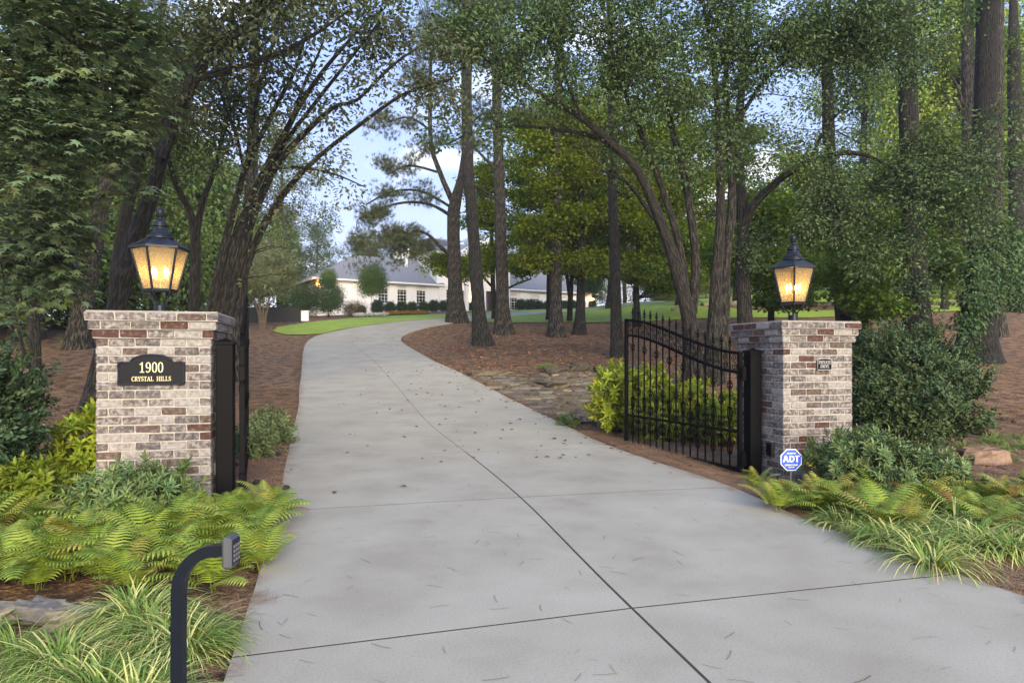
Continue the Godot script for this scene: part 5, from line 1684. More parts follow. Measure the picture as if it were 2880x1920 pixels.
	tree("dark_leaning_pine", "dark pine trunk leaning slightly on the straw mound beside the drive bend", "tree", "", "dark", "needle", Color(.080,.109,.064), -0.12, [
		[Q(-1.22,1.45,-28.7,0.46),Q(-1.22,1.75,-28.7,0.37),Q(-1.37,2.73,-28.7,0.3),Q(-1.5,4.39,-28.7,0.27),Q(-1.68,7.16,-28.7,0.25),Q(-1.87,9.38,-28.7,0.24),Q(-1.94,12.71,-28.7,0.22),Q(-1.96,17.15,-28.7,0.18),Q(-1.98,21.65,-28.7,0.03)],
		[Q(-1.81,8.64,-28.7,0.06),Q(-0.84,8.01,-28.35,0.05),Q(0.07,7.02,-28,0.03)]],
		[[-1.96,17.52,-28.7,2.2,1.4,2,83], [-2.68,15.21,-28.5,1.4,0.7,1.2,64]])
	tree("upright_pine", "upright grey pine, the second trunk beyond the dark leaning pine", "tree", "", "grey", "needle", Color(.088,.120,.067), -0.12, [
		[Q(-0.38,2.06,-32.6,0.5),Q(-0.38,2.36,-32.6,0.4),Q(-0.44,3.33,-32.6,0.33),Q(-0.5,5.85,-32.6,0.29),Q(-0.59,9,-32.6,0.26),Q(-0.74,13.62,-32.6,0.22),Q(-0.8,17.19,-32.6,0.17),Q(-0.88,21.69,-32.6,0.03)],
		[Q(-0.63,10.05,-32.6,0.08),Q(-1.37,10.8,-32.3,0.06),Q(-1.98,11.34,-32,0.04)],
		[Q(-0.71,12.15,-32.6,0.08),Q(0.29,12.68,-32.3,0.06),Q(1.11,12.37,-32,0.04)]],
		[[-0.8,18.04,-32.6,2.2,1.2,2,192], [-1.77,11.34,-32,0.9,0.4,0.8,35], [0.91,12.78,-32,1,0.4,0.8,35], [-0.13,15.68,-32.5,1.6,0.7,1.4,80]])
	tree("mound_pine", "straight pine in the middle of the straw mound among yellowing maples", "tree", "", "grey", "needle", Color(.088,.120,.067), -0.12, [
		[Q(2.1,1.91,-31.7,0.43),Q(2.1,2.21,-31.7,0.35),Q(2.06,3.27,-31.7,0.3),Q(2.04,5.73,-31.7,0.28),Q(2.1,9.81,-31.7,0.23),Q(2.19,13.9,-31.7,0.19),Q(2.23,17.98,-31.7,0.14),Q(2.27,22.48,-31.7,0.03)]],
		[[2.23,18.39,-31.7,2.2,1.2,2,176]])
	tree("gate_end_pine", "dark straight trunk standing just past the free end of the open gate leaf", "tree", "", "dark", "oval", Color(.096,.112,.048), -0.12, [
		[Q(3.95,0.95,-25,0.32),Q(3.95,1.25,-25,0.26),Q(3.88,2.23,-25,0.22),Q(3.83,4,-25,0.19),Q(3.74,7.22,-25,0.17),Q(3.69,10.45,-25,0.14),Q(3.61,13.83,-25,0.1),Q(3.5,18.33,-25,0.03)]],
		[[3.46,11.63,-24,1.6,1.1,1.6,98], [3.85,9,-24.5,1.3,0.8,1.3,57]])
	tree("yellowing_maple", "small maple with lime green leaves in front of the white house entrance", "tree", "", "dark", "maple", Color(.2,.27,.015), -0.2, [
		[Q(-1.01,3.16,-40,0.21),Q(-1.01,3.46,-40,0.17),Q(-1.13,5.58,-40,0.14),Q(-1.19,7.9,-40,0.12),Q(-1.24,10.73,-40,0.08),Q(-1.44,13.31,-40,0.05)],
		[Q(-1.13,5.32,-40,0.08),Q(-2.2,6.32,-39.75,0.06),Q(-3.46,6.8,-39.5,0.04)],
		[Q(-1.11,4.55,-40,0.08),Q(-0.15,5.29,-39.75,0.06),Q(1.12,5.78,-39.5,0.04)]],
		[[-4.17,6.48,-39,1.1,0.55,1,156], [-2.66,6.23,-39,1.3,0.7,1.1,234], [-1.44,7.12,-40,1.3,0.8,1.2,234], [-1.7,9.44,-40,1.5,1,1.3,234], [0.35,6.73,-39,1.1,0.7,1,156], [-1.7,11.51,-40,1.5,1.1,1.3,208]])
	tree("twin_trunk_maple", "maple with two thin dark trunks and yellow green crown on the lawn edge", "tree", "", "dark", "maple", Color(.18,.25,.016), -0.2, [
		[Q(2.19,3.03,-39,0.25),Q(2.19,3.33,-39,0.2),Q(2.16,5.72,-39,0.16),Q(2.26,8.74,-39,0.13),Q(2.11,11.76,-39,0.09),Q(1.86,14.27,-39,0.05)],
		[Q(3.23,2.91,-38,0.21),Q(3.23,3.21,-38,0.17),Q(3.33,5.12,-38,0.13),Q(3.53,7.57,-38,0.1),Q(3.77,10.26,-38,0.07)],
		[Q(3.28,4.39,-38,0.11),Q(3.09,5.86,-38,0.1),Q(2.94,7.57,-38,0.06)]],
		[[3.04,6.59,-38,1.5,0.9,1.3,287], [1.59,7.65,-38.5,1.5,1,1.3,287], [4.51,7.57,-38,1.6,1,1.4,313], [1.11,10.5,-39,1.7,1.2,1.5,339], [3.87,10.5,-39,1.9,1.2,1.6,391], [1.36,13.26,-39,1.7,1.2,1.5,313], [4.37,13.77,-39,1.9,1.2,1.6,365], [0.35,14.52,-39,1.7,1.1,1.4,150], [-0.15,12.01,-39,1.6,1.1,1.4,150], [6.13,15.78,-39,1.8,1.1,1.4,150], [-0.15,8.24,-39,1.4,0.9,1.2,110], [2.87,15.78,-39,1.7,1,1.4,261]])
	tree("bronze_maple", "maple with bronze tinted leaves over the straw mound", "tree", "", "dark", "maple", Color(.17,.215,.02), -0.2, [
		[Q(3.25,2.05,-32.5,0.35),Q(3.25,2.35,-32.5,0.28),Q(3.31,3.74,-32.5,0.22),Q(3.33,5.84,-32.5,0.19),Q(3.33,8.98,-32.5,0.15),Q(3.23,12.12,-32.5,0.09),Q(3.02,15.26,-32.5,0.05)],
		[Q(3.35,7.51,-32.5,0.09),Q(4.41,8.24,-32,0.07),Q(5.56,8.34,-31.5,0.04)],
		[Q(3.33,6.67,-32.5,0.08),Q(2.14,7.42,-32,0.06),Q(1.1,7.73,-31.5,0.04)]],
		[[1.5,7.12,-31.5,1.3,0.6,1.2,234], [3.18,7.83,-32,1.5,0.8,1.3,287], [4.95,7.73,-31.5,1.4,0.8,1.3,261], [2.56,9.89,-32,1.6,1,1.4,287], [5.03,10.1,-32,1.6,1,1.4,287], [4.83,12.16,-32,1.5,0.9,1.4,140], [1.53,11.75,-32,1.4,0.9,1.3,130], [6.68,9.48,-32,1.4,0.9,1.3,130], [3.18,12.16,-32,1.5,0.9,1.4,234], [3.53,5.7,-31.5,1.3,0.5,1.1,156], [1.1,5.71,-31.6,1,0.4,0.9,114]])
	tree("lime_maple", "bright lime maple beyond the gate scrollwork", "tree", "", "dark", "maple", Color(.160,.224,.022), -0.2, [
		[Q(6.34,2.47,-34,0.25),Q(6.34,2.77,-34,0.2),Q(6.33,2.86,-34,0.18),Q(6.27,5.17,-34,0.14),Q(6.44,7.8,-34,0.11),Q(6.66,10.42,-34,0.07)],
		[Q(6.29,5.6,-34,0.08),Q(5.35,6.7,-34,0.05),Q(4.69,6.92,-34,0.03)]],
		[[6.35,5.54,-33.5,1.3,0.8,1.2,234], [7.98,6.92,-34,1.6,1,1.4,287], [6,7.8,-34,1.4,0.9,1.3,234], [7.98,9.55,-34,1.7,1.1,1.5,287], [6.66,12.18,-34,1.6,1,1.4,234], [8.94,4.89,-33.5,1.2,0.7,1.1,156], [8.41,14.15,-34,1.6,1,1.4,130], [10.39,9.55,-34,1.5,1,1.3,140], [10.39,7.14,-34,1.4,0.9,1.3,130], [9.29,11.96,-34,1.6,1.1,1.4,234]])
	tree("yellow_green_tree", "yellow green understory tree glowing behind the lantern on the plaque pillar", "tree", "", "dark", "maple", Color(.120,.192,.022), -0.2, [
		[Q(9.99,1.83,-26,0.18),Q(9.99,2.13,-26,0.14),Q(9.99,2.26,-26,0.13),Q(9.97,4.11,-26,0.1),Q(9.87,5.61,-26,0.08),Q(9.79,7.46,-26,0.04)],
		[Q(9.97,4.27,-26,0.06),Q(9.28,5.11,-26,0.04),Q(8.78,5.61,-26,0.03)]],
		[[9.6,4.55,-25.5,1.2,0.8,1.1,234], [8.44,4.94,-26,1.1,0.9,1.1,182], [11.29,4.61,-26,1.3,0.7,1.2,208], [9.95,6.62,-26,1.4,0.9,1.3,234], [11.85,6.38,-26.5,1.4,0.8,1.3,208], [10.05,3.36,-25,1,0.35,1,114]])
	tree("young_tree", "young dark stemmed tree between two thick trunks beyond the plaque pillar", "tree", "", "dark", "maple", Color(.112,.184,.029), -0.2, [
		[Q(10.97,0.99,-21,0.17),Q(10.97,1.29,-21,0.14),Q(10.96,1.96,-21,0.12),Q(10.94,3.58,-21,0.09),Q(10.99,5.07,-21,0.07),Q(11.15,6.69,-21,0.05)],
		[Q(10.95,3.72,-21,0.05),Q(11.42,4.53,-21,0.04),Q(11.96,4.8,-21,0.02)]],
		[[10.75,4.19,-20.5,1.1,0.7,1,208], [11.83,4.8,-21,1,0.7,1,182], [10.23,3.66,-20.5,0.9,0.5,0.9,145], [13.95,4.11,-22,1.1,0.8,1,208], [10.62,2.83,-20,0.9,0.35,0.9,114]])
	tree("backdrop_maple", "olive green maple on the far lawn edge behind the bronze maple", "tree", "", "dark", "maple", Color(.14,.19,.018), -0.2, [
		[Q(6.78,4.24,-47,0.28),Q(6.78,4.54,-47,0.23),Q(6.91,7.58,-47,0.18),Q(6.6,11.22,-47,0.12),Q(6.78,15.46,-47,0.06)],
		[Q(6.88,6.98,-47,0.11),Q(8.21,9.32,-46.5,0.07),Q(9.01,9.82,-46,0.04)],
		[Q(6.88,6.37,-47,0.11),Q(5.36,8.12,-46.5,0.07),Q(4.27,8.4,-46,0.04)]],
		[[5.81,7.23,-47.11,1.48,0.83,1.38,137], [8.01,8.55,-47.68,1.61,0.9,1.5,150], [5.93,9.78,-47.56,1.75,0.98,1.63,162], [7.77,10.95,-47.17,1.83,1.02,1.7,170], [6.56,12.2,-47.25,1.69,0.95,1.58,157], [5.47,13.45,-47.28,1.56,0.87,1.45,145], [6.07,14.66,-47.19,1.42,0.8,1.33,132], [6.47,15.67,-46.46,1.29,0.72,1.2,120], [6.09,17.05,-46.96,1.16,0.65,1.08,107]])
	tree("backdrop_maple", "golden green maple on the lawn between the straight dark trunk and the stems", "tree", "", "dark", "maple", Color(.17,.2,.016), -0.2, [
		[Q(10.64,4.17,-43,0.26),Q(10.64,4.47,-43,0.21),Q(10.75,7.17,-43,0.17),Q(10.47,10.66,-43,0.11),Q(10.64,14.73,-43,0.06)],
		[Q(10.72,6.58,-43,0.1),Q(11.89,8.82,-42.5,0.07),Q(12.56,9.31,-42,0.04)],
		[Q(10.72,6,-43,0.1),Q(9.28,7.67,-42.5,0.07),Q(8.23,7.94,-42,0.04)]],
		[[11.86,6.66,-42.92,1.42,0.8,1.33,132], [11.01,7.76,-42.31,1.55,0.87,1.45,144], [9.39,8.89,-42.05,1.68,0.94,1.57,156], [12.33,10.36,-43.52,1.76,0.98,1.64,163], [9.99,11.38,-42.71,1.63,0.91,1.52,151], [11.36,12.51,-42.47,1.5,0.84,1.4,139], [10.24,14.06,-43.76,1.37,0.77,1.28,127], [11.06,15.29,-43.82,1.24,0.69,1.16,115], [11.07,16.39,-43.48,1.11,0.62,1.04,103]])
	tree("backdrop_maple", "green maple on the lawn strip seen between the multi stem trunks", "tree", "", "dark", "maple", Color(.12,.18,.02), -0.2, [
		[Q(13.25,4,-40,0.24),Q(13.25,4.3,-40,0.19),Q(13.35,6.89,-40,0.15),Q(13.1,10.22,-40,0.1),Q(13.25,14.1,-40,0.05)],
		[Q(13.33,6.34,-40,0.09),Q(14.36,8.46,-39.5,0.06),Q(14.93,8.92,-39,0.04)],
		[Q(13.33,5.78,-40,0.09),Q(11.94,7.37,-39.5,0.06),Q(10.91,7.62,-39,0.04)]],
		[[12.04,6.34,-39.9,1.36,0.76,1.27,127], [13.24,7.34,-39,1.49,0.83,1.39,138], [13.28,8.68,-40.22,1.61,0.9,1.5,150], [14.58,9.96,-40.84,1.69,0.94,1.57,157], [14.53,10.8,-39.47,1.56,0.87,1.46,145], [12.45,12.2,-40.5,1.44,0.81,1.34,134], [12.82,12.98,-39.21,1.31,0.74,1.23,122], [13.91,14.04,-39.01,1.19,0.67,1.11,111], [12.74,15.5,-39.98,1.07,0.6,1,99]])
	tree("backdrop_maple", "lime understory maple on the slope past the lit lantern", "tree", "", "dark", "maple", Color(.17,.235,.018), -0.2, [
		[Q(15.87,3.64,-36,0.22),Q(15.87,3.94,-36,0.17),Q(15.96,5.48,-36,0.14),Q(15.73,7.78,-36,0.09),Q(15.87,10.46,-36,0.05)],
		[Q(15.94,5.1,-36,0.08),Q(16.79,6.56,-35.5,0.06),Q(17.23,6.86,-35,0.03)],
		[Q(15.94,4.72,-36,0.08),Q(14.62,5.8,-35.5,0.06),Q(13.62,5.96,-35,0.03)]],
		[[16.96,5.76,-36.6,1.25,0.7,1.17,116], [15.9,6.39,-35.75,1.36,0.76,1.27,127], [15.68,7.15,-35.88,1.48,0.83,1.38,137], [16.73,7.88,-35.86,1.54,0.87,1.44,144], [14.93,8.76,-36.53,1.43,0.8,1.34,133], [16.06,9.22,-35.26,1.32,0.74,1.23,123], [16.63,9.91,-35.12,1.2,0.67,1.12,112], [15.51,10.79,-35.73,1.09,0.61,1.02,101], [15.36,11.66,-36.18,0.98,0.55,0.91,91]])
	tree("backdrop_maple", "lime understory maple on the slope between tilted and ivy clad trunks", "tree", "", "dark", "maple", Color(.15,.22,.018), -0.2, [
		[Q(18.16,3.13,-33,0.2),Q(18.16,3.43,-33,0.16),Q(18.25,5.25,-33,0.13),Q(18.03,7.35,-33,0.09),Q(18.16,9.81,-33,0.04)],
		[Q(18.23,4.89,-33,0.07),Q(18.93,6.22,-32.5,0.05),Q(19.26,6.49,-32,0.03)],
		[Q(18.23,4.54,-33,0.07),Q(16.94,5.53,-32.5,0.05),Q(15.96,5.67,-32,0.03)]],
		[[17.49,5.41,-32.74,1.25,0.7,1.17,116], [18.13,6.11,-32.94,1.36,0.76,1.27,127], [17.97,6.77,-32.87,1.48,0.83,1.38,137], [19.44,7.55,-33.45,1.54,0.87,1.44,144], [17.15,7.98,-32.18,1.43,0.8,1.34,133], [18.81,8.63,-32.11,1.32,0.74,1.23,123], [18.16,9.49,-32.93,1.2,0.67,1.12,112], [18.77,10.1,-32.7,1.09,0.61,1.02,101], [19.15,10.89,-33.09,0.98,0.55,0.91,91]])
	tree("backdrop_maple", "lime understory maple on the slope beside the vine wrapped trunk", "tree", "", "dark", "maple", Color(.17,.23,.02), -0.2, [
		[Q(21.78,3.3,-34,0.21),Q(21.78,3.6,-34,0.16),Q(21.87,5.69,-34,0.13),Q(21.65,8.19,-34,0.09),Q(21.78,11.1,-34,0.04)],
		[Q(21.85,5.28,-34,0.08),Q(22.54,6.86,-33.5,0.05),Q(22.84,7.18,-33,0.03)],
		[Q(21.85,4.86,-34,0.08),Q(20.49,6.04,-33.5,0.05),Q(19.44,6.21,-33,0.03)]],
		[[23.15,5.64,-34.62,1.36,0.76,1.27,127], [20.67,6.28,-33.23,1.49,0.83,1.39,138], [23.49,7.29,-34.32,1.61,0.9,1.5,150], [21.27,8.11,-34.22,1.69,0.94,1.57,157], [21.66,9.07,-34.77,1.56,0.87,1.46,145], [20.36,9.74,-34.03,1.44,0.81,1.34,134], [21.63,10.81,-34.88,1.31,0.74,1.23,122], [22.43,11.32,-33.71,1.19,0.67,1.11,111], [21.27,11.98,-33.16,1.07,0.6,1,99]])
	tree("backdrop_maple", "yellowish maple behind the snag branched grey trunk", "tree", "", "dark", "maple", Color(.2,.25,.03), -0.2, [
		[Q(29.47,4.52,-46,0.28),Q(29.47,4.82,-46,0.22),Q(29.59,9.71,-46,0.18),Q(29.29,14.69,-46,0.12),Q(29.47,20.5,-46,0.06)],
		[Q(29.56,8.88,-46,0.1),Q(30.61,12.08,-45.5,0.07),Q(31.15,12.77,-45,0.04)],
		[Q(29.56,8.05,-46,0.1),Q(27.83,10.44,-45.5,0.07),Q(26.51,10.82,-45,0.04)]],
		[[31.15,8.01,-46.62,1.82,1.02,1.7,169], [28.15,9.58,-45.23,1.98,1.11,1.85,185], [31.67,11.59,-46.32,2.15,1.2,2,200], [28.74,13.38,-46.22,2.25,1.26,2.1,209], [29.15,15.35,-46.77,2.08,1.17,1.94,194], [27.57,16.92,-46.03,1.92,1.07,1.79,178], [29.09,19.04,-46.88,1.75,0.98,1.64,163], [30.39,20.39,-45.71,1.59,0.89,1.48,148], [28.96,21.92,-45.16,1.42,0.8,1.33,132]])
	tree("tilted_tree", "tall tree with a tilted trunk, the first trunk past the lit lantern", "tree", "", "black", "oval", Color(.080,.125,.072), -0.12, [
		[Q(11.01,1.12,-22,0.4),Q(11.01,1.42,-22,0.32),Q(10.89,2.34,-22,0.28),Q(10.66,4.11,-22,0.24),Q(10.44,6.52,-22,0.21),Q(10.32,8.65,-22,0.19),Q(10.26,11.77,-22,0.16),Q(10.24,14.04,-22,0.11),Q(10.18,18.54,-22,0.03)]],
		[[10.26,13.75,-22,2.4,1.6,2,55], [9.75,11.25,-21.5,1.5,0.8,1.4,49]])
	tree("ivy_clad_tree", "thick dark trunk with creeper leaves behind the big glossy shrub", "tree", "", "black", "oval", Color(.072,.115,.064), -0.12, [
		[Q(12.09,0.9,-20,0.52),Q(12.09,1.2,-20,0.42),Q(12.06,1.67,-20,0.37),Q(11.96,3.48,-20,0.32),Q(11.86,6.05,-20,0.29),Q(11.75,8.63,-20,0.26),Q(11.68,11.21,-20,0.22),Q(11.65,13.14,-20,0.18),Q(11.59,17.64,-20,0.03)]],
		[[11.72,12.88,-20,2.4,1.6,2,55], [11.8,3.05,-19.6,0.45,0.8,0.4,41], [11.74,10.08,-19.5,1.3,0.8,1.2,65]])
	tree("buttressed_oak", "very thick black trunk wrapped in leafy vine on the straw bank", "tree", "", "black", "vine", Color(.058,.115,.048), -0.4, [
		[Q(13.68,0.89,-19.9,0.61),Q(13.68,1.19,-19.9,0.49),Q(13.72,1.8,-19.9,0.41),Q(13.8,3.34,-19.9,0.37),Q(13.88,5.39,-19.9,0.34),Q(13.97,8.6,-19.9,0.31),Q(14.03,11.8,-19.9,0.27),Q(14.06,13.34,-19.9,0.22),Q(14.13,17.84,-19.9,0.03)]],
		[[13.29,3.76,-19.2,0.5,1.1,0.35,60], [13.17,2.9,-19.2,0.5,0.4,0.4,50], [14.3,3.41,-19.4,0.6,0.9,0.6,70], [14.43,4.54,-19.4,0.6,0.8,0.6,50], [14.09,12.77,-19.8,2.4,1.4,2,60], [12.99,2.28,-19.3,0.35,0.25,0.3,22]])
	tree("grey_trunk_tree", "grey trunk standing directly behind the vine wrapped trunk", "tree", "", "grey", "oval", Color(.080,.128,.064), -0.12, [
		[Q(18.04,1.77,-25.2,0.39),Q(18.04,2.07,-25.2,0.31),Q(18.06,4.83,-25.2,0.27),Q(18.09,9.71,-25.2,0.24),Q(18.12,14.58,-25.2,0.21),Q(18.14,16.69,-25.2,0.16),Q(18.17,21.19,-25.2,0.03)]],
		[[17.98,15.76,-25,2.4,1.4,2,42]])
	tree("snag_branched_tree", "grey trunk with short dead branch stubs beside the thick black trunk", "tree", "", "grey", "oval", Color(.096,.144,.056), -0.12, [
		[Q(17.69,1.94,-26,0.38),Q(17.69,2.24,-26,0.3),Q(17.66,6.62,-26,0.27),Q(17.59,10.81,-26,0.23),Q(17.53,16,-26,0.18),Q(17.47,20.5,-26,0.03)],
		[Q(17.59,10.31,-26,0.07),Q(17.16,11.65,-26,0.05),Q(16.82,12.15,-26,0.03)],
		[Q(17.61,9.47,-26,0.07),Q(17.36,10.64,-26,0.04),Q(16.99,11.23,-26,0.03)]],
		[[17.53,16.34,-26,2.2,1.4,2,39]])
	tree("bank_tree", "dark trunk on the straw bank before the bright hillside lawn", "tree", "", "dark", "oval", Color(.112,.192,.032), -0.12, [
		[Q(25,3.13,-33,0.6),Q(25,3.43,-33,0.48),Q(24.97,3.78,-33,0.43),Q(24.75,5.9,-33,0.36),Q(24.65,10.16,-33,0.32),Q(24.54,16.54,-33,0.26),Q(24.47,21.04,-33,0.03)]],
		[[24.54,11.65,-33,2.2,1.8,2,114], [24.54,16.11,-33,2.4,1.6,2,114]])
	pass

func build_woods() -> void:
	var protos := [
		forest_tree("woodland_tree", "tall hazy green tree in the woods behind the white house", "woods behind the house", 19.0, 5.0, 3.5, "far", Color(0.1, 0.14, 0.075), 420),
		forest_tree("woodland_pine", "tall dark pine standing in the woods behind the white house", "pines behind the house", 22.0, 3.6, 7.0, "farneedle", Color(0.085, 0.12, 0.07), 420),
		forest_tree("understory_tree", "leafy dark understory tree in the shaded woods", "understory of the shaded woods", 9.5, 3.6, 0.8, "far", Color(0.1, 0.16, 0.045), 330),
		forest_tree("hillside_tree", "bright lime green tree on the hillside beyond the lawn", "trees on the hillside", 20.0, 6.0, 2.6, "far", Color(0.2, 0.28, 0.05), 460)]
	var first := [true, true, true, true]
	# kind, x, d, size
	var list := []
	for k in 15: list.append([k % 3 if k % 3 < 2 else 0, -46.0 + k * 4.6 + rnd(-1, 1), 84.0 + rnd(-6, 14), rnd(0.58, 0.74)])
	for k in 9: list.append([1 if k % 2 else 0, -40.0 + k * 3.4, 64.0 + rnd(-3, 6) if k < 7 else 78.0, rnd(0.4, 0.52)])
	for q in [[-19, 35], [-20, 41], [-22, 34], [-26, 42], [-21, 27], [-27, 31], [-31, 37], [-21, 48], [-24, 52], [-33, 50], [-36, 42], [-19.0, 21.0], [-29, 24]]:
		list.append([2, q[0], q[1], rnd(0.85, 1.35)])
	for q in [[-24, 46], [-30, 56], [-38, 52], [-20, 58]]: list.append([0, q[0], q[1], rnd(0.8, 1.0)])
	for q in [[10, 82], [20, 92], [32, 102], [44, 100], [56, 104], [70, 100], [27, 86], [15, 100]]: list.append([0, q[0], q[1], rnd(0.5, 0.72)])
	for q in [[30, 45], [35, 50], [27.5, 53], [39, 47], [33, 58], [56, 74], [64, 84], [48, 84], [68, 70], [46, 62], [60, 58], [78, 84]]: list.append([3, q[0], q[1], rnd(0.9, 1.15)])
	for q in [[14, 60], [25, 63], [37, 48]]: list.append([2, q[0], q[1], rnd(0.8, 1.2)])
	for q in list:
		var k: int = q[0]
		var o: Node3D = protos[k]
		if not first[k]: o = copy(o)
		first[k] = false
		o.position = G(q[1], q[2], -0.05)
		o.rotation.y = rnd(0, TAU)
		var x: float = q[1]
		var d: float = q[2]
		var where := ""
		if k == 2: where = "beside the dark screened fence" if d > 44 and x > -25 else "behind the grey barked leaning pine" if d < 30 else "between the leaning trunks beyond the number pillar" if x > -23 else "deep among the trunks at the frame edge" if x < 0 else "beyond the lawn past the straw mound"
		elif k == 3: where = ("behind the snag branched trunk" if x < 31 else "past the thick black trunk at the frame edge") if d < 55 else "well up the slope behind the vine wrapped trunk" if d < 66 else "high up at the crest beyond the lawn"
		else: where = "far beyond the screened fence" if x < -27 else "above the left end of the grey roof" if x < -15 else "above the chimney and wing roof" if x < 0 else "behind the right house wing" if x < 16 else "on the skyline past the white van"
		var what: String = ["leafy hazy green tree", "thin dark pine", "dark leafy understory tree", "bright lime green tree"][k]
		o.set_meta("label", "%s %s%s" % [what, where, ", a taller one" if q[3] > 1.05 else ""])
		o.scale = Vector3(1, 1, 1) * q[3] * V(rnd(0.9, 1.1), 1, rnd(0.9, 1.1))

func build_garden() -> void:
	# ---- shrubs near the gate
	shrub("evergreen_shrub", "big dark glossy evergreen shrub behind the small plaque pillar", "shrub", "", G(5.95, 10.2), V(1.0, 0.95, 0.95), 0.92, "glossy", 1500, Color(0.05, 0.085, 0.035), 1.0, 7)
	shrub("evergreen_shrub", "dark glossy shrub cut off by the frame edge below the slender tree", "shrub", "", G(-5.25, 6.4), V(0.62, 0.75, 0.6), 0.72, "glossy", 750, Color(0.032, 0.06, 0.03), 1.15, 6)
	shrub("chartreuse_shrub", "chartreuse broad leaved shrub between the dark shrub and the number pillar", "shrub", "", G(-4.5, 7.25), V(0.42, 0.42, 0.42), 0.44, "anise", 190, Color(0.2, 0.26, 0.025), 1.05, 6)
	shrub("chartreuse_shrub", "low chartreuse shrub at the foot of the dark glossy shrub", "shrub", "", G(-4.55, 6.35), V(0.36, 0.24, 0.3), 0.24, "anise", 90, Color(0.16, 0.22, 0.025), 0.95, 4)
	for q in [["tallest yellow shrub at the free end of the open gate", 1.78, 11.5, 0.5, 0.62, 300], ["yellow shrub second from the free end of the open gate", 2.35, 11.9, 0.55, 0.6, 300], ["yellow shrub third from the free end of the open gate", 2.95, 11.4, 0.55, 0.52, 280], ["yellow shrub close to the hinge end of the open gate", 3.45, 10.7, 0.5, 0.46, 260], ["small yellow shrub low in front of the taller yellow shrubs", 2.45, 10.9, 0.42, 0.3, 150]]:
		shrub("yellow_shrub", q[0], "shrub", "yellow shrubs behind the open gate", G(q[1], q[2]), V(q[3], q[4], q[3]), q[4] * 0.95, "anise", q[5], Color(0.24, 0.29, 0.03), 1.1, 6)
	shrub("blue_green_shrub", "fine leaved blue green shrub at the foot of the number pillar", "shrub", "", G(-3.15, 5.62), V(0.58, 0.26, 0.4), 0.24, "whorl", 520, Color(0.105, 0.165, 0.06), 1.0, 7)
	shrub("blue_green_shrub", "fine leaved blue green shrub at the foot of the small plaque pillar", "shrub", "", G(3.75, 7.25), V(0.62, 0.34, 0.42), 0.36, "whorl", 620, Color(0.115, 0.175, 0.068), 1.0, 7)
	shrub("blue_green_shrub", "smaller blue green shrub beside the one at the small plaque pillar", "shrub", "", G(4.35, 7.0), V(0.4, 0.26, 0.36), 0.28, "whorl", 300, Color(0.115, 0.175, 0.068), 1.0, 5)
	for q in [["variegated little shrub on the straw beside the driveway past the edge on gate", -3.55, 9.2, 0.3], ["second variegated little shrub on the straw past the edge on gate", -3.72, 10.4, 0.26], ["dark little shrub furthest along the straw past the edge on gate", -4.1, 11.6, 0.28]]:
		shrub("variegated_shrub", q[0], "shrub", "", G(q[1], q[2]), V(q[3], q[3] * 0.6, q[3]), q[3] * 0.5, "glossy", 70, Color(0.1, 0.14, 0.06), 1.0, 4)
	for q in [["low green plant against the pink flat stone", 1.05, 12.35, 0.22], ["low plant beside the black path light", 1.95, 11.9, 0.2]]:
		shrub("low_plant", q[0], "plant", "", G(q[1], q[2]), V(q[3], q[3] * 0.6, q[3]), q[3] * 0.5, "whorl", 60, Color(0.08, 0.13, 0.05), 1.1, 3)
	# ---- ferns
	var fronds := []
	for k in 5: fronds.append(frond_mesh(rnd(0.42, 0.56), rnd(0.85, 1.5), rnd(-0.5, 0.5), 17 + k))
	var fm := []
	for c in [Color(0.19, 0.26, 0.035), Color(0.24, 0.3, 0.05), Color(0.14, 0.21, 0.035), Color(0.27, 0.25, 0.045), Color(0.22, 0.13, 0.04)]:
		var m := leafy("fern_leaf", 0.5, Color(0.45, 0.55, 0.15))
		m.albedo_color = c.linear_to_srgb()
		fm.append(m)
	var plot := func(label: String, group: String, at: Vector3, size: float, warm: float) -> void:
		var t := thing("fern", label, "fern", at, rnd(0, TAU), group)
		var n := rng.randi_range(8, 11)
		var warmth := 0
		for i in n:
			var mi := 0 if rng.randf() < 0.45 else 1 if rng.randf() < 0.5 else 2
			if rng.randf() < warm: mi = 3 if rng.randf() < 0.75 else 4
			if mi >= 3: warmth += 1
			var o := part("frond", fronds[rng.randi() % fronds.size()], fm[mi], t)
			o.transform = Transform3D(Basis(Vector3.UP, TAU * i / n + rnd(-.3, .3)) * Basis(Vector3.RIGHT, rnd(-0.15, 0.4)) * size * rnd(0.8, 1.15), V(rnd(-.03, .03), 0.0, rnd(-.03, .03)))
		if group:
			var x := at.x
			var d := -at.z
			var look := "all green fern" if warmth == 0 else "green fern with one bronze frond" if warmth == 1 else "fern with a few golden fronds" if warmth < 4 else "mostly golden fern"
			var place := ""
			if x < 0.0:
				place = "spilling over the driveway edge" if x > -2.25 - (d - 4.0) * 0.12 else "just left of the keypad head" if x > -2.75 else "in front of the blue green shrub" if x > -3.5 and d > 4.6 else "just above the low edging stones" if x > -3.5 else "at the frame edge under the chartreuse shrub" if d > 4.9 else "in the frame corner"
				place += ", left bed"
			else:
				place = "before the blue yard sign" if x < 3.4 and d > 6.0 else "at the driveway edge below the yard sign" if x < 3.3 else "in front of the small plaque pillar shrubs" if x < 4.3 and d > 6.2 else "behind the striped grass near the driveway" if x < 4.3 else "near the pinkish capped boulder" if d > 6.3 else "at the frame edge"
			t.set_meta("label", look + " " + place)
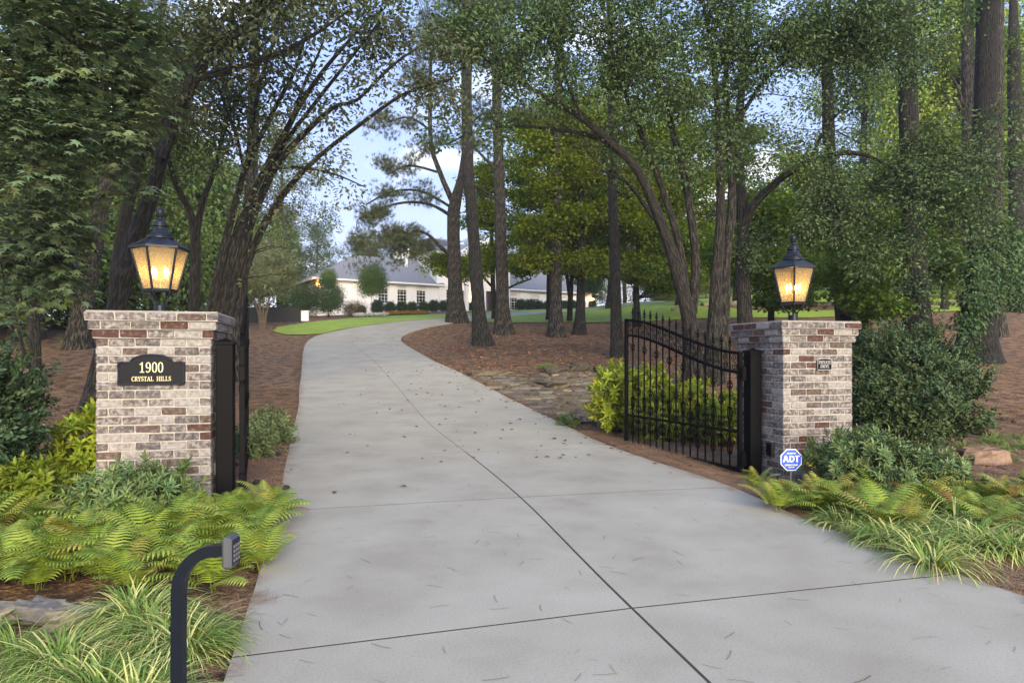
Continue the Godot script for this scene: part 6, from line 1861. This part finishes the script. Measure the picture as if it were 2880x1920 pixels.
	for k in 92:
		var f := k / 92.0
		var d := lerpf(3.95, 6.0, fmod(k * 0.618, 1.0))
		var x := lerpf(-4.7, -2.02 + (5.98 - d) * 0.26, fmod(k * 0.755 + 0.1, 1.0))
		if Vector2(x + 3.15, (d - 5.7) * 1.3).length() < 0.5 or (d > 5.6 and x < -2.9): d = rnd(3.95, 4.9)
		plot.call("green fern among the ferns carpeting the bed below the number pillar", "ferns below the number pillar", G(x, d, 0.02), rnd(0.58, 0.9), 0.12)
	for k in 76:
		var d := lerpf(5.35, 7.3, fmod(k * 0.618, 1.0))
		var x := lerpf(2.62 + (6.6 - d) * 0.12, 6.2, fmod(k * 0.755 + 0.3, 1.0))
		if Vector2(x - 3.75, (d - 7.35)).length() < 0.5: d -= 0.9
		if absf(x - 2.95) < 0.4 and d > 6.7: d -= 0.7
		plot.call("yellowing fern among the ferns below the small plaque pillar", "ferns below the small plaque pillar", G(x, d, 0.02), rnd(0.58, 0.9), 0.42)
	plot.call("single fern spilling over the driveway edge near the blue yard sign", "", G(2.38, 6.05, 0.02), 0.75, 0.2)
	plot.call("fern at the foot of the gate post in front of the blue yard sign", "", G(2.62, 7.25, 0.02), 0.62, 0.1)
	# ---- grassy clumps
	var lir := []
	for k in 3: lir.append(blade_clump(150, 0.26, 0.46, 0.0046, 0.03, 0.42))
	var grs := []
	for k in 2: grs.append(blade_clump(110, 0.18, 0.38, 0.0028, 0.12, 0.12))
	var tuft := func(called: String, label: String, group: String, pool: Array, at: Vector3, size: float) -> void:
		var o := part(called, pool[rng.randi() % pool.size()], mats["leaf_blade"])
		o.position = at
		o.rotation.y = rnd(0, TAU)
		o.scale = Vector3.ONE * size
		var near := "closest to the driveway edge" if absf(at.x) < (1.7 if at.x < 0.0 else 3.2) else "in the middle of its row" if absf(at.x) < (1.95 if at.x < 0.0 else 4.0) else "furthest from the driveway"
		var deep := "front" if -at.z < (3.0 if at.x < 0.0 else 4.9) else "rear"
		tag(o, ("%s, %s, %s row" % [label, near, deep]) if group.begins_with("striped") else label, "grassy plant", group)
	for k in 20:
		var d := lerpf(2.55, 3.75, fmod(k * 0.618, 1.0))
		var x := lerpf(-2.1, -1.36 + (2.9 - d) * 0.2, fmod(k * 0.755, 1.0))
		tuft.call("grassy_clump", "striped grass clump by the keypad post", "striped grass clumps by the keypad post", lir, G(x, d), rnd(0.75, 1.05))
	for k in 26:
		var d := lerpf(2.7, 3.5, fmod(k * 0.618, 1.0))
		var x := lerpf(-3.0, -1.9, fmod(k * 0.755, 1.0))
		tuft.call("tall_grass_tuft", "thin green grass tuft before the low rough stones", "grass tufts before the low stones", grs, G(x, d), rnd(0.6, 0.95))
	for k in 34:
		var d := lerpf(4.45, 5.75, fmod(k * 0.618, 1.0))
		var x := lerpf(2.75 + (4.6 - d) * 0.1, 4.9, fmod(k * 0.755, 1.0))
		if d < 4.9 and x > 3.6: d += 0.6
		tuft.call("grassy_clump", "pale striped grass clump in the outer bed", "striped grass clumps beyond the driveway edge", lir, G(x, d), rnd(0.95, 1.35))
	for k in 22:
		tuft.call("tall_grass_tuft", "wispy grass tuft on the straw past the big glossy shrub", "wispy grass past the glossy shrub", grs, G(rnd(6.9, 9.0), rnd(8.6, 11.5)), rnd(0.8, 1.3))
	for k in 8:
		tuft.call("tall_grass_tuft", "short grass tuft at the straw edge cut by the frame", "short grass at the frame edge", grs, G(rnd(3.15, 3.6), rnd(3.9, 4.3)), rnd(0.3, 0.5))
	for k in 9:
		tuft.call("tall_grass_tuft", "yellowish grass tuft on the straw above the creek stones", "yellowish grass above the creek stones", grs, G(rnd(0.9, 2.2), rnd(21.6, 22.6)), rnd(0.9, 1.4))
	# ---- creek bed of flat stones
	var creek := PackedVector2Array([Vector2(0.95, 12.5), Vector2(2.0, 13.4), Vector2(2.6, 15.0), Vector2(3.5, 17.5), Vector2(3.6, 20.5), Vector2(2.6, 21.4), Vector2(0.6, 20.9), Vector2(-1.25, 20.4), Vector2(-0.95, 19.3), Vector2(-0.55, 18.0), Vector2(-0.1, 16.4), Vector2(0.4, 14.7), Vector2(0.75, 13.3)])
	var bed := thing("dry_creek_bed", "dry creek bed of flat olive stones beside the driveway", "", G(1.5, 16.5))
	bed.set_meta("kind", "structure")
	var slabs := []
	for k in 8: slabs.append(flagstone(k, 0.25))
	var tones := ["stone_olive", "stone_olive", "stone_olive", "stone_grey", "stone_dark", "stone_pale"]
	var rowd := 12.5
	var count := 0
	while rowd < 21.5:
		var x := -1.4 + rnd(0, 0.3)
		while x < 3.8:
			var p := Vector2(x + rnd(-.05, .05), rowd + rnd(-.09, .09))
			if Geometry2D.is_point_in_polygon(p, creek) and not on_drive(p.x, p.y, 0.12) and count < 330:
				var o := part("stone", slabs[rng.randi() % 8], mats[tones[rng.randi() % 6]], bed)
				var sc := rnd(0.7, 1.25)
				o.transform = Transform3D(Basis(Vector3.RIGHT, rnd(-.02, .1)) * Basis(Vector3.BACK, rnd(-.06, .06)) * Basis(Vector3.UP, rnd(-0.5, 0.5) + (PI if rng.randf() < 0.5 else 0.0)) * Basis.IDENTITY.scaled(V(sc, 1.2, sc)), G(p.x, p.y, rnd(-.005, .012)) - bed.position)
				count += 1
			x += rnd(0.32, 0.44)
		rowd += 0.3
	boulder("mossy flat topped boulder in the middle of the creek stones", 1.15, 18.6, V(0.62, 0.16, 0.42), "stone_olive")
	boulder("squared dark boulder on the creek edge toward the gate", 2.9, 20.9, V(0.42, 0.22, 0.3), "stone_dark")
	boulder("grey boulder under the yellowish grass above the creek", 1.35, 21.2, V(0.5, 0.18, 0.3), "stone_dark")
	boulder("long low stone where the creek bed meets the driveway", -0.7, 20.6, V(0.62, 0.13, 0.28), "stone_olive")
	boulder("small rounded rock behind the creek stones near the dark boulder", 2.2, 21.8, V(0.34, 0.2, 0.25), "stone_dark")
	boulder("pink flat slab curving round the low green plant", 1.35, 13.0, V(0.55, 0.1, 0.2), "stone_pink")
	boulder("dark rock seen through the gate near the trunk base", 3.7, 21.2, V(0.42, 0.26, 0.3), "stone_dark")
	boulder("pinkish capped boulder past the blue green shrubs and ferns", 6.55, 9.4, V(0.34, 0.17, 0.26), "stone_pink")
	boulder("white streaked stone next to the pinkish capped boulder", 7.1, 9.3, V(0.14, 0.05, 0.1), "stone_pale")
	# low stones at the left frame edge
	var edge := thing("stone_edging", "low edging of rough grey stones below the ferns at the frame corner", "stone edging", G(-2.55, 3.55))
	for k in 5:
		var o := part("stone", rock_mesh(V(0.17, 0.06, 0.1), 40.0 + k * 5.3, 0.7), mats["stone_grey" if k % 2 else "stone_pale"], edge)
		o.transform = Transform3D(Basis(Vector3.UP, rnd(-.3, .3)), V(-0.75 + k * 0.25, 0.05 + rnd(-.01, .01), rnd(-.05, .05) - k * 0.02))
	# ---- planting by the house
	var bx := shrub("boxwood_ball", "clipped round boxwood in the row along the white house", "shrub", "clipped boxwoods along the house", G(-8.8, 51.0), V(0.37, 0.42, 0.37), 0.4, "tiny", 300, Color(0.04, 0.075, 0.03), 0.8, 0, 0.12)
	var places := [[2.9, 0.85], [4.2, 1.2], [5.2, 1.1], [6.1, 1.05], [7.0, 1.05], [7.95, 1.1], [8.8, 1.1], [9.7, 1.1], [10.7, 0.9], [12.0, 0.9], [12.8, 1.1], [16.9, 1.1], [17.8, 1.1], [18.75, 1.05], [19.6, 1.0], [20.5, 1.0], [21.5, 1.0], [22.4, 1.0], [23.3, 1.0], [24.6, 0.9]]
	for k in places.size():
		var o: Node3D = bx if k == 0 else copy(bx)
		var u: float = places[k][0]
		var x := -14.4 + 0.858 * u + 0.515 * 1.25
		var d := 50.0 + 0.515 * u - 0.858 * 1.25
		o.position = G(x, d)
		o.rotation.y = rnd(0, TAU)
		o.scale = V(1, rnd(0.92, 1.1), 1) * places[k][1]
	shrub("tall_hedge_shrub", "tall dark evergreen with a paler top, nearer the house corner downspout", "shrub", "", G(-12.0, 44.0), V(1.25, 1.3, 1.2), 1.35, "oval", 620, Color(0.045, 0.085, 0.03), 0.75, 3, 0.5)
	shrub("tall_hedge_shrub", "dark evergreen beside the low white wall left of its taller twin", "shrub", "", G(-13.6, 43.2), V(1.2, 1.15, 1.2), 1.15, "oval", 560, Color(0.04, 0.075, 0.028), 0.75, 3, 0.5)
	shrub("tall_hedge_shrub", "yellow tipped evergreen top rising against the white house wall", "shrub", "", G(-12.1, 44.6), V(0.55, 0.6, 0.55), 2.6, "oval", 240, Color(0.1, 0.17, 0.04), 0.7, 3, 0.5)
	shrub("young_street_tree", "small round crowned tree on a thin stem before the house wing windows", "tree", "", G(-9.4, 45.5), V(0.95, 1.15, 0.95), 2.35, "feather", 300, Color(0.085, 0.14, 0.04), 1.1, 1)
	shrub("young_street_tree", "small light green tree standing before the far end of the house", "tree", "", G(6.0, 51.0), V(0.85, 1.2, 0.85), 2.0, "feather", 260, Color(0.1, 0.16, 0.07), 1.1, 1)
	var cm := shrub("pale_shrub_tree", "feathery pale green shrub tree on a fan of tan stems", "tree", "", G(-12.2, 33.0), V(1.6, 1.5, 1.4), 2.85, "feather", 800, Color(0.13, 0.155, 0.085), 1.15, 0, 0.5, 0.4)
	for k in 11:
		var s := Shape.new()
		s.has_u = true
		var a := TAU * k / 11.0
		var tip := V(cos(a) * rnd(0.5, 1.1), rnd(1.9, 2.9), sin(a) * rnd(0.4, 0.9))
		tube(s, PackedVector3Array([V(cos(a) * 0.13, -0.1, sin(a) * 0.1), V(cos(a) * 0.2, 0.7, sin(a) * 0.18), tip * V(0.55, 0.62, 0.55), tip]), PackedFloat32Array([0.034, 0.027, 0.02, 0.008]), 7)
		part("stem", s.mesh(), mats["bark_tan"], cm)
	var fl := func(called: String, label: String, x0: float, x1: float, d: float, n: int, col: Color, green: Color) -> void:
		var s := Shape.new()
		s.has_c = true
		for i in 26:
			var p := ball() * V(0.14, 0.1, 0.14)
			s.col = green * rnd(0.7, 1.2)
			leaf(s, p - V(0, 0.04, 0), (p + ball() * 0.1).normalized(), Vector3.UP, 0.08, 0.03)
			s.col = col * rnd(0.75, 1.15)
			var a := (Vector3.UP + ball() * 0.8).normalized()
			leaf(s, p + V(0, 0.03, 0), (ball() + V(0, 0.3, 0)).normalized(), a, 0.05, 0.05)
		var w := []
		var c := []
		for i in n:
			w.append(Transform3D(lean(0.3) * rnd(0.8, 1.3), G(lerpf(x0, x1, rng.randf()), d + rnd(-0.7, 0.7), 0.12)))
			c.append(Color(1, 1, 1) * rnd(0.85, 1.1))
		tag(scatter(called, s.mesh(), mats["petal"], null, w, c), label, "flowers")
	fl.call("orange_flowers", "patch of orange bedding flowers before the clipped boxwoods", -8.8, -5.9, 46.6, 170, Color(0.42, 0.23, 0.05), Color(0.12, 0.16, 0.03))
	fl.call("white_flowers", "patch of low white flowers at the lawn edge", -10.0, -8.0, 43.0, 90, Color(0.62, 0.62, 0.62), Color(0.08, 0.13, 0.05))
	shrub("bare_shrub", "thin bronze shrub between the tall evergreens and the white flowers", "shrub", "", G(-10.6, 45.2), V(0.8, 0.45, 0.5), 0.5, "feather", 90, Color(0.1, 0.08, 0.05), 0.9, 4)
	shrub("columnar_shrub", "bright conical shrub glimpsed between the multi stem trunks", "shrub", "", G(18.5, 58.0), V(1.1, 1.6, 1.1), 1.5, "feather", 260, Color(0.12, 0.2, 0.06), 1.3, 0)
	shrub("meadow_shrub", "pale yellow green shrub at the end of the black yard fence", "shrub", "", G(11.6, 52.6), V(1.5, 1.1, 1.0), 0.9, "feather", 320, Color(0.14, 0.17, 0.06), 1.2, 0)

func build_litter() -> void:
	# pine straw: clumps of long thin needles
	var s := Shape.new()
	s.has_c = true
	for i in 26:
		var k := rnd(0.6, 1.5)
		s.col = Color(0.29, 0.18, 0.105) * k
		var a := rnd(0, TAU)
		var d := V(cos(a), rnd(-.12, .2), sin(a)) * rnd(0.07, 0.12)
		var p := ball() * V(0.15, 0.02, 0.15)
		var w := V(-sin(a), 0, cos(a)) * 0.0016
		s.quad(p - d - w, p + d - w * 0.6, p + d + w * 0.6, p - d + w)
	var m := s.mesh()
	var where := []
	var tint := []
	var put := func(x: float, d: float) -> void:
		if on_drive(x, d, 0.02): return
		where.append(Transform3D(Basis(Vector3.UP, rnd(0, TAU)) * rnd(0.8, 1.3), G(x, d, 0.025)))
		var k := rnd(0.6, 1.25)
		tint.append(Color(k, k * rnd(0.9, 1.05), k * rnd(0.85, 1.05)))
	for i in 2600: put.call(rnd(-5.2, -1.6), rnd(4.5, 11.0))
	for i in 1500: put.call(rnd(-8.5, -3.2), rnd(9.0, 18.0))
	for i in 1500: put.call(rnd(-12.5, -5.0), rnd(9.0, 18.0))
	for i in 2200: put.call(rnd(1.2, 5.2), rnd(6.6, 13.0))
	for i in 1700: put.call(rnd(2.2, 4.4), rnd(3.6, 7.0))
	for i in 1700: put.call(rnd(5.0, 11.0), rnd(7.5, 14.0))
	for i in 1600: put.call(rnd(-3.0, 5.0), rnd(20.0, 29.0))
	for i in 900:   # straw drifting over the slab edges
		var t := rnd(1.4, 10.0)
		var left := rng.randf() < 0.5
		var p := edge_at(0 if left else 2, t)
		var q := edge_at(2 if left else 0, t)
		p += (p - q).normalized() * (0.13 - 0.2 * pow(rng.randf(), 2.0))
		where.append(Transform3D(lean(0.08) * rnd(0.35, 0.8), G(p.x, p.y, 0.052)))
		tint.append(Color(1, 0.95, 0.9) * rnd(0.6, 1.2))
	tag(scatter("pine_straw", m, mats["dry_straw"], null, where, tint), "brown pine straw needles mulching the beds", "straw")
	# needles and leaves dropped on the concrete
	var nd := Shape.new()
	nd.has_c = true
	for q in 1:
		var a := 0.0
		nd.col = Color(0.17, 0.11, 0.075)
		var d := V(cos(a), 0, sin(a)) * 0.055
		var w := V(-sin(a), 0, cos(a)) * 0.0017
		var p := V(rnd(-.02, .02), 0, rnd(-.02, .02)) * q
		nd.quad(-d - w, V(0, 0, 0.006) - w, V(0, 0, 0.006) + w, -d + w)
		nd.quad(V(0, 0, 0.006) - w, d - w, d + w, V(0, 0, 0.006) + w)
	where = []
	tint = []
	for i in 950:
		var t := rnd(1.0, 6.0) if i < 760 else rnd(5.0, 12.0)
		var f := rng.randf()
		var p := edge_at(0, t).lerp(edge_at(2, t), f)
		where.append(Transform3D(Basis(Vector3.UP, rnd(0, TAU)) * rnd(0.4, 1.15), G(p.x, p.y, 0.044)))
		tint.append(Color.WHITE * rnd(0.4, 1.2))
	tag(scatter("fallen_needles", nd.mesh(), mats["dry_straw"], null, where, tint), "scattered brown needles lying on the concrete slabs", "needles")
	var lf := Shape.new()
	lf.has_c = true
	lf.col = Color(0.085, 0.05, 0.035)
	ovate(lf, V(-0.03, 0, 0), V(1, 0.25, 0.1).normalized(), Vector3.UP, 0.06, 0.035)
	lf.col = Color(0.11, 0.06, 0.035)
	ovate(lf, V(0.0, 0, 0), V(-0.6, 0.5, 0.6).normalized(), Vector3.UP, 0.03, 0.022)
	where = []
	tint = []
	for i in 210:
		var t := rnd(3.2, 12.0)
		var f := rng.randf()
		if i < 130:
			t = rnd(3.6, 8.5); f = 1.0 - pow(rng.randf(), 2.2) * 0.5
		var p := edge_at(0, t).lerp(edge_at(2, t), f)
		where.append(Transform3D(Basis(Vector3.UP, rnd(0, TAU)) * rnd(0.35, 1.5), G(p.x, p.y, 0.045)))
		tint.append(Color.WHITE * rnd(0.5, 1.5))
	for i in 2800:
		var x := rnd(-4.5, 6.5)
		var d := rnd(20.5, 33.0)
		if on_drive(x, d, 0.0): continue
		where.append(Transform3D(lean(0.6) * rnd(0.8, 2.0), G(x, d, 0.03)))
		tint.append(Color(1.6, 1.25, 1.05) * (rnd(0.4, 1.4) if rng.randf() < 0.6 else rnd(1.6, 3.4)))
	for i in 1500:
		var x := rnd(-13.0, 12.0)
		var d := rnd(7.0, 19.0)
		if on_drive(x, d, 0.0): continue
		where.append(Transform3D(lean(0.6) * rnd(0.6, 1.2), G(x, d, 0.04)))
		tint.append(Color(1.5, 1.1, 0.9) * rnd(0.6, 2.4))
	tag(scatter("fallen_leaves", lf.mesh(), mats["dry_straw"], null, where, tint), "small curled brown leaves dropped on the driveway and straw", "leaves")
	# straw and sticks lying on the pillar caps
	var cone := Shape.new()
	lathe(cone, [Vector2(0, 0), Vector2(0.025, 0.01), Vector2(0.035, 0.035), Vector2(0.028, 0.06), Vector2(0.012, 0.085), Vector2(0, 0.09)], 9)
	var cm := cone.mesh()
	for q in [[-2.75, 7.2], [-3.4, 8.4], [-3.9, 9.1], [-3.2, 9.2], [-4.4, 10.2], [-2.35, 6.9], [-9.1, 14.0], [-10.3, 15.2], [8.6, 12.0], [9.4, 12.6], [10.2, 13.0], [9.0, 13.4]]:
		var o := part("pine_cone", cm, mats["bark_dark"])
		o.transform = Transform3D(Basis(Vector3.UP, rnd(0, TAU)) * Basis(Vector3.RIGHT, 1.4), G(q[0], q[1], 0.05))
		tag(o, "dark pine cone lying on the pine straw", "pine cone", "pine cones on the straw")
